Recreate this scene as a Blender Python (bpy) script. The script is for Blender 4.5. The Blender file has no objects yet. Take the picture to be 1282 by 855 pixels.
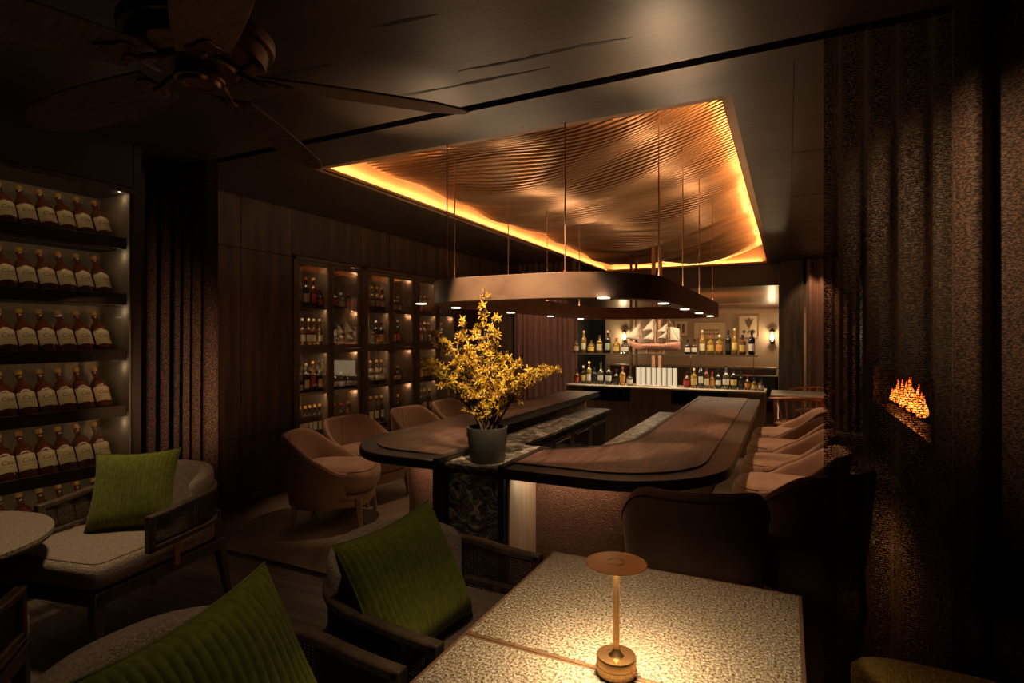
import bpy, bmesh, math, random
from mathutils import Vector, Matrix
random.seed(7)
S = bpy.context.scene
C = S.collection
PI = math.pi
R = math.radians

# ------------------------------------------------------------------ camera
cam_d = bpy.data.cameras.new('camera')
cam = bpy.data.objects.new('camera', cam_d)
C.objects.link(cam)
cam_d.sensor_width = 36.0
cam_d.lens = 36.0 * 705.0 / 1282.0
cam_d.shift_y = -5.5 / 1282.0
cam_d.clip_start = 0.02
cam.location = (0, 0, 1.45)
cam.rotation_euler = (R(90), 0, math.atan(346.0 / 705.0))
S.camera = cam

# ------------------------------------------------------------------ view / world
S.view_settings.view_transform = 'Standard'
S.view_settings.look = 'None'
S.view_settings.gamma = 1.0
S.view_settings.use_curve_mapping = False
S.view_settings.exposure = 0.45
S.cycles.use_denoising = True
S.cycles.max_bounces = 8
S.cycles.diffuse_bounces = 4
S.cycles.transparent_max_bounces = 24
S.cycles.sample_clamp_indirect = 2.0
S.cycles.caustics_reflective = False
S.cycles.caustics_refractive = False
W = bpy.data.worlds.new('world')
S.world = W
W.use_nodes = True
W.node_tree.nodes['Background'].inputs[0].default_value = (1.0, 0.75, 0.5, 1)
W.node_tree.nodes['Background'].inputs[1].default_value = 0.0035

# ------------------------------------------------------------------ lights
WARM = (1.0, 0.60, 0.30)
AMBER = (1.0, 0.45, 0.15)
SOFT = (1.0, 0.66, 0.38)


def light(name, kind, loc, energy, color=WARM, target=None, size=0.05, size_y=None, angle=60, blend=0.6, shape=None):
    d = bpy.data.lights.new(name, kind)
    d.energy = energy
    d.color = color
    if kind == 'AREA':
        d.shape = shape or ('RECTANGLE' if size_y else 'DISK')
        d.size = size
        if size_y:
            d.size_y = size_y
    elif kind == 'SPOT':
        d.spot_size = R(angle)
        d.spot_blend = blend
        d.shadow_soft_size = size
    else:
        d.shadow_soft_size = size
    o = bpy.data.objects.new(name, d)
    C.objects.link(o)
    o.location = loc
    if target is not None:
        v = Vector(target) - Vector(loc)
        o.rotation_euler = v.to_track_quat('-Z', 'Y').to_euler()
    return o


# cove round the ceiling recess
COVE = 1.4
for nm, p, e, q, L, sp in [('cove_left_light', (-3.083, 6.7, 2.714), 52, (-3.10, 6.7, 3.2), 7.2, 180), ('cove_right_light', (-.285, 6.7, 2.716), 50, (-.85, 6.7, 3.0), 7.2, 120),
                           ('cove_left_inner_light', (-3.083, 6.7, 2.716), 14, (-2.2, 6.7, 2.98), 7.2, 70),
                           ('cove_front_light', (-1.5, 3.075, 2.716), 7, (-1.5, 3.5, 2.98), 2.4, 120), ('cove_back_light', (-1.7, 10.375, 2.716), 12, (-1.7, 10.35, 3.2), 2.6, 180)]:
    light(nm, 'AREA', p, e * COVE, AMBER, q, L, .03).data.spread = R(sp)
# ceiling spots without fixtures: plant, and added fill on the ring front
light('plant_spot_light', 'SPOT', (-0.9, 1.9, 2.62), 170, (1, .72, .36), (-1.6, 2.95, 1.2), 0.03, angle=24)
light('ring_front_fill', 'SPOT', (-1.38, 2.25, 2.64), 140, (1, .66, .40), (-1.42, 2.98, 1.76), 0.03, angle=46, blend=.25)
light('side_table_light', 'SPOT', (-2.62, 1.62, 2.62), 52, (1, .70, .40), (-3.18, 1.36, .5), 0.14, angle=46, blend=.7)
light('lounge_fill', 'SPOT', (-.72, .85, 2.62), 14, (1, .70, .42), (-1.1, 1.5, .5), 0.05, angle=70, blend=.8)  # added fill, lifts the armchairs; no fixture here
light('square_table_fill', 'SPOT', (-.33, 1.42, 2.62), 26, (1, .72, .42), (-.34, 1.30, .72), 0.03, angle=40, blend=.8)  # added fill, carries brightness across the tabletops beyond the lamp's reach
# downlights over the seats
for x, y, e, tx in [(-3.0, 3.80, 44, -3.12), (-3.0, 5.2, 42, -3.2), (-0.45, 4.45, 92, -0.10), (-0.45, 5.55, 88, -0.10), (-0.45, 6.7, 88, -0.10)]:
    light('seat_downlight', 'SPOT', (x, y, 2.64), e, (1, .62, .36), (tx, y + .05, 0.4), 0.04, angle=46 if x < -1 else 32)
# curtains
light('drape_fold_fill', 'SPOT', (-2.75, 2.20, 0.9), 19, (1, .52, .26), (-3.85, 2.56, 1.15), 0.05, angle=75, blend=1)  # added in mid-air, grazes the drape to bring out its folds
light('back_curtain_light', 'SPOT', (-3.4, 7.6, 2.6), 40, (1, .55, .34), (-3.75, 8.6, 1.2), 0.05, angle=70)
light('rear_curtain_light', 'SPOT', (0.35, 9.6, 2.6), 22, WARM, (0.35, 10.3, 1.2), 0.05, angle=70)
light('sheer_fold_fill', 'SPOT', (-0.30, 1.80, 2.5), 40, WARM, (0.80, 2.5, 1.75), 0.04, angle=52, blend=1)  # added in mid-air so the folds of the sheer show
# rear room
light('rear_ceiling_wash', 'AREA', (-1.4, 12.0, 1.2), 26, AMBER, (-1.2, 13.2, 2.3), 2.0, 0.2)
light('rear_room_light', 'AREA', (-1.6, 15.6, 2.28), 20, WARM, (-1.4, 18, 1.2), 2.5, 0.3)


# ------------------------------------------------------------------ object helpers
def tag(o, label=None, cat=None, group=None, kind=None):
    if label:
        o['label'] = label
    if cat:
        o['category'] = cat
    if group:
        o['group'] = group
    if kind:
        o['kind'] = kind
    return o


def thing(name, label, cat, loc=(0, 0, 0), rotz=0.0, group=None):
    o = bpy.data.objects.new(name, None)
    o.empty_display_size = 0.05
    C.objects.link(o)
    o.location = loc
    o.rotation_euler = (0, 0, rotz)
    return tag(o, label, cat, group)


def copy_tree(o, parent=None):
    c = o.copy()
    C.objects.link(c)
    c.parent = parent
    for ch in list(o.children):
        copy_tree(ch, c)
    return c


def origin_of(p):
    v = Vector((0, 0, 0))
    while p is not None:
        v += Vector(p.location)
        p = p.parent
    return v


class MB:
    """collects shapes; build() links them as one mesh object"""
    def __init__(s):
        s.v = []
        s.f = []
        s.mi = []
        s.m = 0

    def add(s, vs, fs):
        n = len(s.v)
        s.v += [tuple(p) for p in vs]
        s.f += [tuple(n + i for i in f) for f in fs]
        s.mi += [s.m] * len(fs)
        return s

    def box(s, x0, x1, y0, y1, z0, z1, mat=None):
        vs = [(x, y, z) for x in (x0, x1) for y in (y0, y1) for z in (z0, z1)]
        if mat is not None:
            vs = [tuple(mat @ Vector(p)) for p in vs]
        return s.add(vs, [(0, 1, 3, 2), (4, 6, 7, 5), (0, 4, 5, 1), (2, 3, 7, 6), (0, 2, 6, 4), (1, 5, 7, 3)])

    def hexa(s, bot, top):
        """bot, top: four points each, same winding (ccw from above)"""
        return s.add(list(bot) + list(top), [(3, 2, 1, 0), (4, 5, 6, 7), (0, 1, 5, 4), (1, 2, 6, 5), (2, 3, 7, 6), (3, 0, 4, 7)])

    def lathe(s, prof, seg=24, c=(0, 0, 0), mat=None, capb=True, capt=True):
        n0 = []
        vs = []
        for r, z in prof:
            for k in range(seg):
                a = 2 * PI * k / seg
                vs.append((c[0] + r * math.cos(a), c[1] + r * math.sin(a), c[2] + z))
        fs = []
        for i in range(len(prof) - 1):
            for k in range(seg):
                k2 = (k + 1) % seg
                fs.append((i * seg + k, i * seg + k2, (i + 1) * seg + k2, (i + 1) * seg + k))
        if capb:
            fs.append(tuple(reversed(range(seg))))
        if capt:
            fs.append(tuple((len(prof) - 1) * seg + k for k in range(seg)))
        if mat is not None:
            vs = [tuple(mat @ Vector(p)) for p in vs]
        return s.add(vs, fs)

    def tube(s, pts, r, seg=8, closed=False, cap=True):
        pts = [Vector(p) for p in pts]
        n = len(pts)
        rs = r if isinstance(r, (list, tuple)) else [r] * n
        up = None
        rings = []
        for i in range(n):
            if closed:
                t = (pts[(i + 1) % n] - pts[i - 1])
            else:
                t = pts[min(i + 1, n - 1)] - pts[max(i - 1, 0)]
            t.normalize()
            if up is None:
                a = Vector((0, 0, 1)) if abs(t.z) < .9 else Vector((1, 0, 0))
                up = (a - t * a.dot(t)).normalized()
            else:
                up = (up - t * up.dot(t))
                up = up.normalized() if up.length > 1e-6 else t.orthogonal().normalized()
            b = t.cross(up)
            rings.append([tuple(pts[i] + (up * math.cos(2 * PI * k / seg) + b * math.sin(2 * PI * k / seg)) * rs[i]) for k in range(seg)])
        vs = [p for q in rings for p in q]
        fs = []
        for i in range(n if closed else n - 1):
            j = (i + 1) % n
            for k in range(seg):
                k2 = (k + 1) % seg
                fs.append((i * seg + k, i * seg + k2, j * seg + k2, j * seg + k))
        if cap and not closed:
            fs.append(tuple(reversed(range(seg))))
            fs.append(tuple((n - 1) * seg + k for k in range(seg)))
        return s.add(vs, fs)

    def prism(s, poly, z0, z1):
        n = len(poly)
        vs = [(p[0], p[1], z0) for p in poly] + [(p[0], p[1], z1) for p in poly]
        fs = [tuple(reversed(range(n))), tuple(n + i for i in range(n))]
        fs += [(i, (i + 1) % n, n + (i + 1) % n, n + i) for i in range(n)]
        return s.add(vs, fs)

    def band(s, outer, inner, z0, z1, closed=False):
        """solid strip between two polylines of the same length"""
        n = len(outer)
        vs = []
        for a, b in zip(outer, inner):
            vs += [(a[0], a[1], z0), (a[0], a[1], z1), (b[0], b[1], z1), (b[0], b[1], z0)]
        fs = []
        for i in range(n if closed else n - 1):
            j = (i + 1) % n
            for k in range(4):
                k2 = (k + 1) % 4
                fs.append((4 * i + k, 4 * j + k, 4 * j + k2, 4 * i + k2))
        if not closed:
            fs.append((0, 1, 2, 3))
            e = 4 * (n - 1)
            fs.append((e + 3, e + 2, e + 1, e))
        return s.add(vs, fs)

    def grid(s, fn, nu, nv, closeu=False, closev=False):
        mu = nu if closeu else nu + 1
        mv = nv if closev else nv + 1
        vs = [tuple(fn(i / nu, j / nv)) for i in range(mu) for j in range(mv)]
        fs = []
        for i in range(nu):
            for j in range(nv):
                i2 = (i + 1) % mu
                j2 = (j + 1) % mv
                fs.append((i * mv + j, i2 * mv + j, i2 * mv + j2, i * mv + j2))
        return s.add(vs, fs)

    def build(s, name, mat, parent=None, smooth=None, bevel=0, segs=2, subsurf=0, local=False, fix=True):
        off = Vector((0, 0, 0)) if (local or parent is None) else origin_of(parent)
        me = bpy.data.meshes.new(name)
        me.from_pydata([tuple(Vector(p) - off) for p in s.v], [], s.f)
        for m in (mat if isinstance(mat, (list, tuple)) else [mat]):
            me.materials.append(m)
        me.polygons.foreach_set('material_index', s.mi)
        if fix:
            bm = bmesh.new()
            bm.from_mesh(me)
            bmesh.ops.recalc_face_normals(bm, faces=bm.faces)
            bm.to_mesh(me)
            bm.free()
        if smooth:
            me.polygons.foreach_set('use_smooth', [True] * len(me.polygons))
            me.set_sharp_from_angle(angle=R(smooth))
        me.update()
        o = bpy.data.objects.new(name, me)
        C.objects.link(o)
        if parent is not None:
            o.parent = parent
        if bevel:
            b = o.modifiers.new('bevel', 'BEVEL')
            b.width = bevel
            b.segments = segs
            b.limit_method = 'ANGLE'
            b.angle_limit = R(40)
            me.polygons.foreach_set('use_smooth', [True] * len(me.polygons))
            me.set_sharp_from_angle(angle=R(smooth or 50))
        if subsurf:
            b = o.modifiers.new('subsurf', 'SUBSURF')
            b.levels = subsurf
            b.render_levels = subsurf
            me.polygons.foreach_set('use_smooth', [True] * len(me.polygons))
        return o


def struct(o, label=None):
    o['kind'] = 'structure'
    if label:
        o['label'] = label
    return o


# ------------------------------------------------------------------ materials
def new_mat(name):
    m = bpy.data.materials.new(name)
    m.use_nodes = True
    nt = m.node_tree
    p = nt.nodes['Principled BSDF']
    return m, nt, p


def pmat(name, col, rough=.5, metal=0.0, col2=None, scale=8, stretch=(1, 1, 1), detail=6, bump=0.0, bscale=None, bstretch=None,
         spec=.5, lo=.35, hi=.65, sheen=0, emit=None, estr=0, coat=0, rough2=None):
    m, nt, p = new_mat(name)
    p.inputs['Base Color'].default_value = (*col, 1)
    p.inputs['Roughness'].default_value = rough
    p.inputs['Metallic'].default_value = metal
    p.inputs['Specular IOR Level'].default_value = spec
    if sheen:
        p.inputs['Sheen Weight'].default_value = sheen
        p.inputs['Sheen Roughness'].default_value = .4
    if coat:
        p.inputs['Coat Weight'].default_value = coat
    if emit:
        p.inputs['Emission Color'].default_value = (*emit, 1)
        p.inputs['Emission Strength'].default_value = estr
    if col2 or bump:
        tc = nt.nodes.new('ShaderNodeTexCoord')
    if col2:
        mp = nt.nodes.new('ShaderNodeMapping')
        mp.inputs['Scale'].default_value = stretch
        n = nt.nodes.new('ShaderNodeTexNoise')
        n.inputs['Scale'].default_value = scale
        n.inputs['Detail'].default_value = detail
        r = nt.nodes.new('ShaderNodeValToRGB')
        r.color_ramp.elements[0].position = lo
        r.color_ramp.elements[0].color = (*col, 1)
        r.color_ramp.elements[1].position = hi
        r.color_ramp.elements[1].color = (*col2, 1)
        nt.links.new(tc.outputs['Object'], mp.inputs[0])
        nt.links.new(mp.outputs[0], n.inputs['Vector'])
        nt.links.new(n.outputs['Fac'], r.inputs[0])
        nt.links.new(r.outputs[0], p.inputs['Base Color'])
        if rough2 is not None:
            mr = nt.nodes.new('ShaderNodeMapRange')
            mr.inputs[1].default_value = lo
            mr.inputs[2].default_value = hi
            mr.inputs[3].default_value = rough
            mr.inputs[4].default_value = rough2
            nt.links.new(n.outputs['Fac'], mr.inputs[0])
            nt.links.new(mr.outputs[0], p.inputs['Roughness'])
    if bump:
        mp2 = nt.nodes.new('ShaderNodeMapping')
        mp2.inputs['Scale'].default_value = bstretch or stretch
        n2 = nt.nodes.new('ShaderNodeTexNoise')
        n2.inputs['Scale'].default_value = bscale or scale * 4
        n2.inputs['Detail'].default_value = 4
        b = nt.nodes.new('ShaderNodeBump')
        b.inputs['Strength'].default_value = bump
        b.inputs['Distance'].default_value = 0.01
        nt.links.new(tc.outputs['Object'], mp2.inputs[0])
        nt.links.new(mp2.outputs[0], n2.inputs['Vector'])
        nt.links.new(n2.outputs['Fac'], b.inputs['Height'])
        nt.links.new(b.outputs[0], p.inputs['Normal'])
    return m


def emat(name, col, strength):
    m, nt, p = new_mat(name)
    nt.nodes.remove(p)
    e = nt.nodes.new('ShaderNodeEmission')
    e.inputs[0].default_value = (*col, 1)
    e.inputs[1].default_value = strength
    nt.links.new(e.outputs[0], nt.nodes['Material Output'].inputs[0])
    return m


def thin_glass(name, tint=(.95, .95, .95), body=0.0, bcol=(.1, .05, .02), refl=1.0, rough=.02, dens=None):
    """clear pane or tinted bottle: see-through tint, glossy by fresnel, some body colour"""
    m, nt, p = new_mat(name)
    out = nt.nodes['Material Output']
    tr = nt.nodes.new('ShaderNodeBsdfTransparent')
    tr.inputs[0].default_value = (*tint, 1)
    gl = nt.nodes.new('ShaderNodeBsdfGlossy')
    gl.inputs['Roughness'].default_value = rough
    fr = nt.nodes.new('ShaderNodeFresnel')
    fr.inputs[0].default_value = 1.5
    mu = nt.nodes.new('ShaderNodeMath')
    mu.operation = 'MULTIPLY'
    mu.inputs[1].default_value = refl
    mx = nt.nodes.new('ShaderNodeMixShader')
    nt.links.new(fr.outputs[0], mu.inputs[0])
    nt.links.new(mu.outputs[0], mx.inputs[0])
    nt.links.new(gl.outputs[0], mx.inputs[2])
    if body:
        p.inputs['Base Color'].default_value = (*bcol, 1)
        p.inputs['Roughness'].default_value = .12
        m2 = nt.nodes.new('ShaderNodeMixShader')
        m2.inputs[0].default_value = body
        nt.links.new(tr.outputs[0], m2.inputs[1])
        nt.links.new(p.outputs[0], m2.inputs[2])
        nt.links.new(m2.outputs[0], mx.inputs[1])
    else:
        nt.nodes.remove(p)
        nt.links.new(tr.outputs[0], mx.inputs[1])
    nt.links.new(mx.outputs[0], out.inputs[0])
    return m


def sheer(name, col, open_=.35, weave=110, col2=(.15, .1, .07), soft=.07):
    """open-weave curtain: knitted threads with real gaps between them"""
    m, nt, p = new_mat(name)
    out = nt.nodes['Material Output']
    p.inputs['Roughness'].default_value = .7
    p.inputs['Sheen Weight'].default_value = .15
    tc = nt.nodes.new('ShaderNodeTexCoord')
    L = nt.links.new

    def noise(scale, sz):
        mp = nt.nodes.new('ShaderNodeMapping')
        mp.inputs['Scale'].default_value = (1, 1, sz)
        n = nt.nodes.new('ShaderNodeTexNoise')
        n.inputs['Scale'].default_value = scale
        n.inputs['Detail'].default_value = 1.5
        L(tc.outputs['Object'], mp.inputs[0])
        L(mp.outputs[0], n.inputs['Vector'])
        return n
    n = noise(weave, 1.5)
    k = noise(weave * .5, 3.2)
    w = nt.nodes.new('ShaderNodeTexWave')
    w.bands_direction = 'Z'
    w.inputs['Scale'].default_value = weave * .22
    w.inputs['Distortion'].default_value = 1.2
    L(tc.outputs['Object'], w.inputs['Vector'])
    ad = nt.nodes.new('ShaderNodeMath')
    ad.operation = 'MULTIPLY_ADD'
    ad.inputs[1].default_value = .16
    L(w.outputs['Fac'], ad.inputs[0])
    L(n.outputs['Fac'], ad.inputs[2])
    mr = nt.nodes.new('ShaderNodeMapRange')
    c = .58 - .62 * (open_ - .5)
    mr.inputs[1].default_value = c - soft
    mr.inputs[2].default_value = c + soft
    L(ad.outputs[0], mr.inputs[0])
    r = nt.nodes.new('ShaderNodeValToRGB')
    r.color_ramp.elements[0].position = .44
    r.color_ramp.elements[0].color = (*col, 1)
    r.color_ramp.elements[1].position = .62
    r.color_ramp.elements[1].color = (*col2, 1)
    L(k.outputs['Fac'], r.inputs[0])
    L(r.outputs[0], p.inputs['Base Color'])
    tr = nt.nodes.new('ShaderNodeBsdfTransparent')
    mx = nt.nodes.new('ShaderNodeMixShader')
    L(mr.outputs[0], mx.inputs[0])
    L(p.outputs[0], mx.inputs[1])
    L(tr.outputs[0], mx.inputs[2])
    L(mx.outputs[0], out.inputs[0])
    return m


def marble(name, dark, pale, scale=4.0, rough=.18):
    """streaks of pale mineral swirled through dark stone"""
    m, nt, p = new_mat(name)
    L = nt.links.new
    tc = nt.nodes.new('ShaderNodeTexCoord')
    wn = nt.nodes.new('ShaderNodeTexNoise')
    wn.inputs['Scale'].default_value = scale * .9
    wn.inputs['Detail'].default_value = 3
    sc = nt.nodes.new('ShaderNodeVectorMath')
    sc.operation = 'SCALE'
    sc.inputs[3].default_value = .55
    ad = nt.nodes.new('ShaderNodeVectorMath')
    mp = nt.nodes.new('ShaderNodeMapping')
    mp.inputs['Rotation'].default_value = (.5, .6, .4)
    mp.inputs['Scale'].default_value = (1, 1, 5.5)
    n = nt.nodes.new('ShaderNodeTexNoise')
    n.inputs['Scale'].default_value = scale * 1.3
    n.inputs['Detail'].default_value = 7
    n.inputs['Roughness'].default_value = .62
    r = nt.nodes.new('ShaderNodeValToRGB')
    e = r.color_ramp.elements
    e[0].position, e[0].color = .42, (*dark, 1)
    e[1].position, e[1].color = .63, (*pale, 1)
    mid = e.new(.53)
    mid.color = (*[a * .6 + c * .25 for a, c in zip(dark, pale)], 1)
    L(tc.outputs['Object'], wn.inputs['Vector'])
    L(wn.outputs['Color'], sc.inputs[0])
    L(tc.outputs['Object'], ad.inputs[0])
    L(sc.outputs[0], ad.inputs[1])
    L(ad.outputs[0], mp.inputs[0])
    L(mp.outputs[0], n.inputs['Vector'])
    L(n.outputs['Fac'], r.inputs[0])
    L(r.outputs[0], p.inputs['Base Color'])
    p.inputs['Roughness'].default_value = rough
    return m


M = {}
M['ceil'] = pmat('smoked_plaster', (.042, .029, .018), .42, .0, (.068, .047, .030), 1.6, (1, 3.5, 1), 5, .12, 9, spec=.6)
M['streak'] = pmat('black_streak', (.004, .003, .002), .7)
M['black'] = pmat('soft_black', (.006, .005, .004), .6)
M['panel'] = pmat('stained_wall_panel', (.034, .021, .0125), .5, 0, (.105, .072, .046), 3.0, (5, 5, .45), 6, .06, 30, (6, 6, .5), lo=.42, hi=.78)
M['wenge'] = pmat('dark_wenge', (.010, .007, .005), .55, 0, (.020, .014, .009), 3.0, (5, 5, .45))
M['recess'] = pmat('cove_plaster', (.34, .19, .09), .6, 0, (.42, .25, .13), 3)
M['fin'] = pmat('copper_fin', (.38, .215, .115), .31, .7, (.50, .30, .165), 2.5, (.4, 3, 3))
M['floor'] = pmat('smoked_plank', (.070, .052, .037), .6, 0, (.135, .102, .073), 4, (.6, 5, 1), 6, .35, 60, (1, 6, 1))
M['stone'] = pmat('brown_stone', (.13, .092, .064), .32, 0, (.235, .175, .125), 2.2, (1, 1, 1), 8, .03)
M['steel'] = pmat('blackened_steel', (.032, .027, .022), .38, .5, (.06, .05, .04), 7, (3, 3, .6), 5)
M['bronze'] = pmat('aged_bronze', (.085, .042, .022), .34, .85, (.17, .09, .045), 6)
M['brown_metal'] = pmat('patina_band', (.20, .118, .072), .5, .1, (.30, .19, .12), 3.5, (1, 1, 2), 6, .05)
M['gold'] = pmat('brushed_gold', (.80, .50, .24), .27, 1.0, (.66, .40, .18), 6, (1, 1, 18), 4)
M['copper'] = pmat('copper_metal', (.50, .26, .14), .42, .8)
M['fanblade'] = pmat('fan_blade_wood', (.085, .052, .028), .55, 0, (.15, .095, .052), 5, (1, 14, 14), 6)
M['fanmetal'] = pmat('fan_bronze', (.12, .062, .038), .3, .8, (.17, .09, .055), 9)
M['velvet'] = pmat('caramel_velvet', (.29, .165, .100), .8, 0, (.38, .225, .142), 5, (1, 1, 1), 4, .12, 160, sheen=.25, spec=.2)
M['velvet_pipe'] = pmat('velvet_piping', (.16, .08, .045), .7, sheen=.2)
M['chairwood'] = pmat('tan_wood', (.27, .15, .075), .45, 0, (.35, .21, .11), 5, (8, 8, 1))
M['boucle'] = pmat('oat_boucle', (.33, .25, .185), .95, 0, (.50, .395, .30), 130, (1, 1, 1), 3, .9, 170, sheen=.2, spec=.1)
M['ochre'] = pmat('ochre_boucle', (.26, .15, .03), .95, 0, (.38, .23, .06), 110, (1, 1, 1), 3, .9, 150, sheen=.2, spec=.1)
M['armwood'] = pmat('smoked_frame_wood', (.068, .046, .031), .42, 0, (.11, .078, .052), 6, (6, 6, 1))
M['cane'] = pmat('dark_cane', (.030, .021, .014), .5)
M['green'] = pmat('moss_corduroy', (.105, .125, .012), .85, 0, (.155, .175, .022), 45, (1, 1, 1), 3, .15, 300, sheen=.35, spec=.15)
M['terrazzo'] = pmat('speckled_stone', (.13, .098, .068), .42, 0, (.62, .52, .39), 150, (1, 1, 1), 3, .6, 190, lo=.40, hi=.62, rough2=.14)
M['edge'] = pmat('table_edge', (.20, .115, .06), .4, .2)
M['leather'] = pmat('pebbled_leather', (.125, .066, .044), .45, 0, (.175, .10, .068), 60, (1, 1, 1), 3, 1.0, 110)
M['padded'] = pmat('dark_leather', (.030, .022, .018), .42, 0, (.045, .033, .026), 12, (1, 1, 1), 4, .1, 120)
M['bartop'] = pmat('walnut_top', (.070, .034, .022), .45, 0, (.145, .080, .054), 5, (9, .8, 1), 7, .12, 40, (9, .8, 1))
M['palewood'] = pmat('limed_wood', (.42, .34, .26), .5, 0, (.52, .43, .33), 5, (6, 6, .7))
M['barside'] = pmat('bar_side_wood', (.14, .095, .062), .45, 0, (.21, .15, .10), 5, (7, 7, .6))
M['marble'] = marble('swirl_marble', (.036, .029, .023), (.80, .70, .57), 6.0, .28)
M['cabwood'] = pmat('cabinet_wood', (.085, .060, .043), .45, 0, (.135, .097, .068), 5, (6, 6, .8))
M['cabback'] = pmat('cabinet_back', (.11, .070, .043), .55, 0, (.15, .10, .062), 4)
M['niche'] = pmat('niche_linen', (.25, .20, .15), .8, 0, (.30, .245, .185), 50, (1, 1, 1), 3, .2, 200)
M['shelfwood'] = pmat('black_shelf', (.020, .014, .010), .45, 0, (.035, .024, .016), 6, (6, 1, 1))
M['pane'] = thin_glass('door_glass', (.95, .94, .92), refl=.3)
M['shelf_glass'] = thin_glass('shelf_glass', (.80, .84, .80), refl=1.0)
M['tumbler'] = thin_glass('tumbler_glass', (.85, .85, .83), refl=1.0)
M['curtain'] = sheer('dark_openweave', (.018, .011, .009), .06, 165, (.20, .115, .085))
M['sheer'] = sheer('sheer_openweave', (.014, .010, .008), .43, 165, (.16, .11, .08))
M['backcurtain'] = pmat('plum_drape', (.13, .062, .045), .8, 0, (.20, .10, .07), 30, (4, 4, .3), sheen=.2)
M['potmat'] = pmat('charcoal_clay', (.055, .055, .052), .6, 0, (.075, .073, .068), 8, bump=.1)
M['soil'] = pmat('potting_soil', (.03, .02, .012), .95, bump=.8, bscale=60)
M['bark'] = pmat('twig_bark', (.045, .026, .014), .85, 0, (.08, .048, .027), 40)
M['blossom'] = pmat('yellow_blossom', (.42, .21, .012), .6, 0, (.70, .50, .06), 24, (1, 1, 1), 2, lo=.3, hi=.7)
M['blossom'].node_tree.nodes['Principled BSDF'].inputs['Subsurface Weight'].default_value = 0
M['rosewood'] = pmat('model_rosewood', (.42, .17, .11), .4, 0, (.50, .22, .15), 8, (1, 6, 6))
M['sail'] = pmat('sail_cloth', (.55, .46, .36), .85)
M['pictframe'] = pmat('tan_picture_frame', (.36, .24, .14), .5)
M['paper'] = pmat('aged_paper', (.62, .50, .35), .9)
M['ink'] = pmat('brown_ink', (.16, .10, .06), .9)
M['farwall'] = pmat('warm_plaster', (.34, .25, .17), .8, 0, (.40, .30, .21), 2)
M['farceil'] = pmat('rear_ceiling', (.22, .12, .07), .3, .2)
M['redwood'] = pmat('red_chair_wood', (.40, .13, .05), .35)
M['white'] = pmat('pale_top', (.65, .56, .44), .45)
M['led'] = emat('led_strip', (1, .55, .22), 1.2)
M['led_pale'] = emat('downlight_lens', (1, .86, .68), 5.0)
M['bulb'] = emat('sconce_bulb', (1, .80, .50), 14.0)
M['tubeglow'] = emat('ribbed_glow', (1, .74, .44), .6)
_nt = M['tubeglow'].node_tree
_lw = _nt.nodes.new('ShaderNodeLayerWeight')
_lw.inputs[0].default_value = .35
_mr = _nt.nodes.new('ShaderNodeMapRange')
_mr.inputs[3].default_value = .62
_mr.inputs[4].default_value = .12
_nt.links.new(_lw.outputs['Facing'], _mr.inputs[0])
_nt.links.new(_mr.outputs[0], _nt.nodes['Emission'].inputs[1])
M['coal'] = pmat('charred_log', (.012, .009, .007), .9, bump=.5)


# fire: yellow at the root, red at the tip (flames give off the light themselves)
def flame_mat():
    m, nt, p = new_mat('flame')
    nt.nodes.remove(p)
    tc = nt.nodes.new('ShaderNodeTexCoord')
    sx = nt.nodes.new('ShaderNodeSeparateXYZ')
    r = nt.nodes.new('ShaderNodeValToRGB')
    r.color_ramp.elements[0].color = (1, .13, .012, 1)
    r.color_ramp.elements[1].color = (1, .05, .004, 1)
    e1 = r.color_ramp.elements.new(.35)
    e1.color = (1, .30, .035, 1)
    e = nt.nodes.new('ShaderNodeEmission')
    e.inputs[1].default_value = 3.2
    nt.links.new(tc.outputs['Generated'], sx.inputs[0])
    nt.links.new(sx.outputs[2], r.inputs[0])
    nt.links.new(r.outputs[0], e.inputs[0])
    nt.links.new(e.outputs[0], nt.nodes['Material Output'].inputs[0])
    return m


M['flame'] = flame_mat()


def arc(cx, cy, rx, ry, a0, a1, n):
    return [(cx + rx * math.cos(R(a0 + (a1 - a0) * i / n)), cy + ry * math.sin(R(a0 + (a1 - a0) * i / n))) for i in range(n + 1)]


# ================================================================== THE SETTING
H = 2.68
b = MB()
for k in range(24):                                     # planks along X in the front lounge
    y0 = -3.0 + k * .232
    if y0 + .23 < 2.56:
        b.box(-4.3, 2.6, y0, y0 + .2295, -.05, 0)
b.box(-4.3, 2.6, -3, 2.54, -.06, -.003)
struct(b.build('floor', M['floor']))
b = MB()
b.box(-6, 2.6, 2.60, 18.1, -.06, 0)
struct(b.build('floor_rear', M['stone']))
b = MB()
b.box(-4.3, 2.6, 2.535, 2.60, -.06, -.012)
struct(b.build('trim_1', M['black']))
# ceiling with recess and curtain slot
X0, X1, Y0, Y1 = -3.12, -.26, 3.05, 10.4
b = MB()
for (xa, xb, ya, yb) in [(-4.7, 2.6, -3, 2.585), (-4.7, 2.6, 2.655, Y0), (-4.7, X0, Y0, Y1), (X1, 2.6, Y0, Y1)]:
    b.box(xa, xb, ya, yb, H, H + .05)
b.box(-4.7, 2.6, Y1, 10.45, 2.32, H + .05)
for pts in [((-2.55, 2.28), (-1.3, 2.31), .010), ((-1.72, 2.36), (-1.12, 2.42), .016), ((-1.5, 2.27), (-.9, 2.33), .012), ((-1.35, 1.9), (-1.1, 1.93), .01), ((-.85, 1.85), (-.5, 1.88), .009)]:
    pass
struct(b.build('ceiling', M['ceil']))
b = MB()
b.box(-4.7, 2.6, 2.585, 2.655, H + .04, H + .06)
struct(b.build('trim_2', M['black']))
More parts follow.
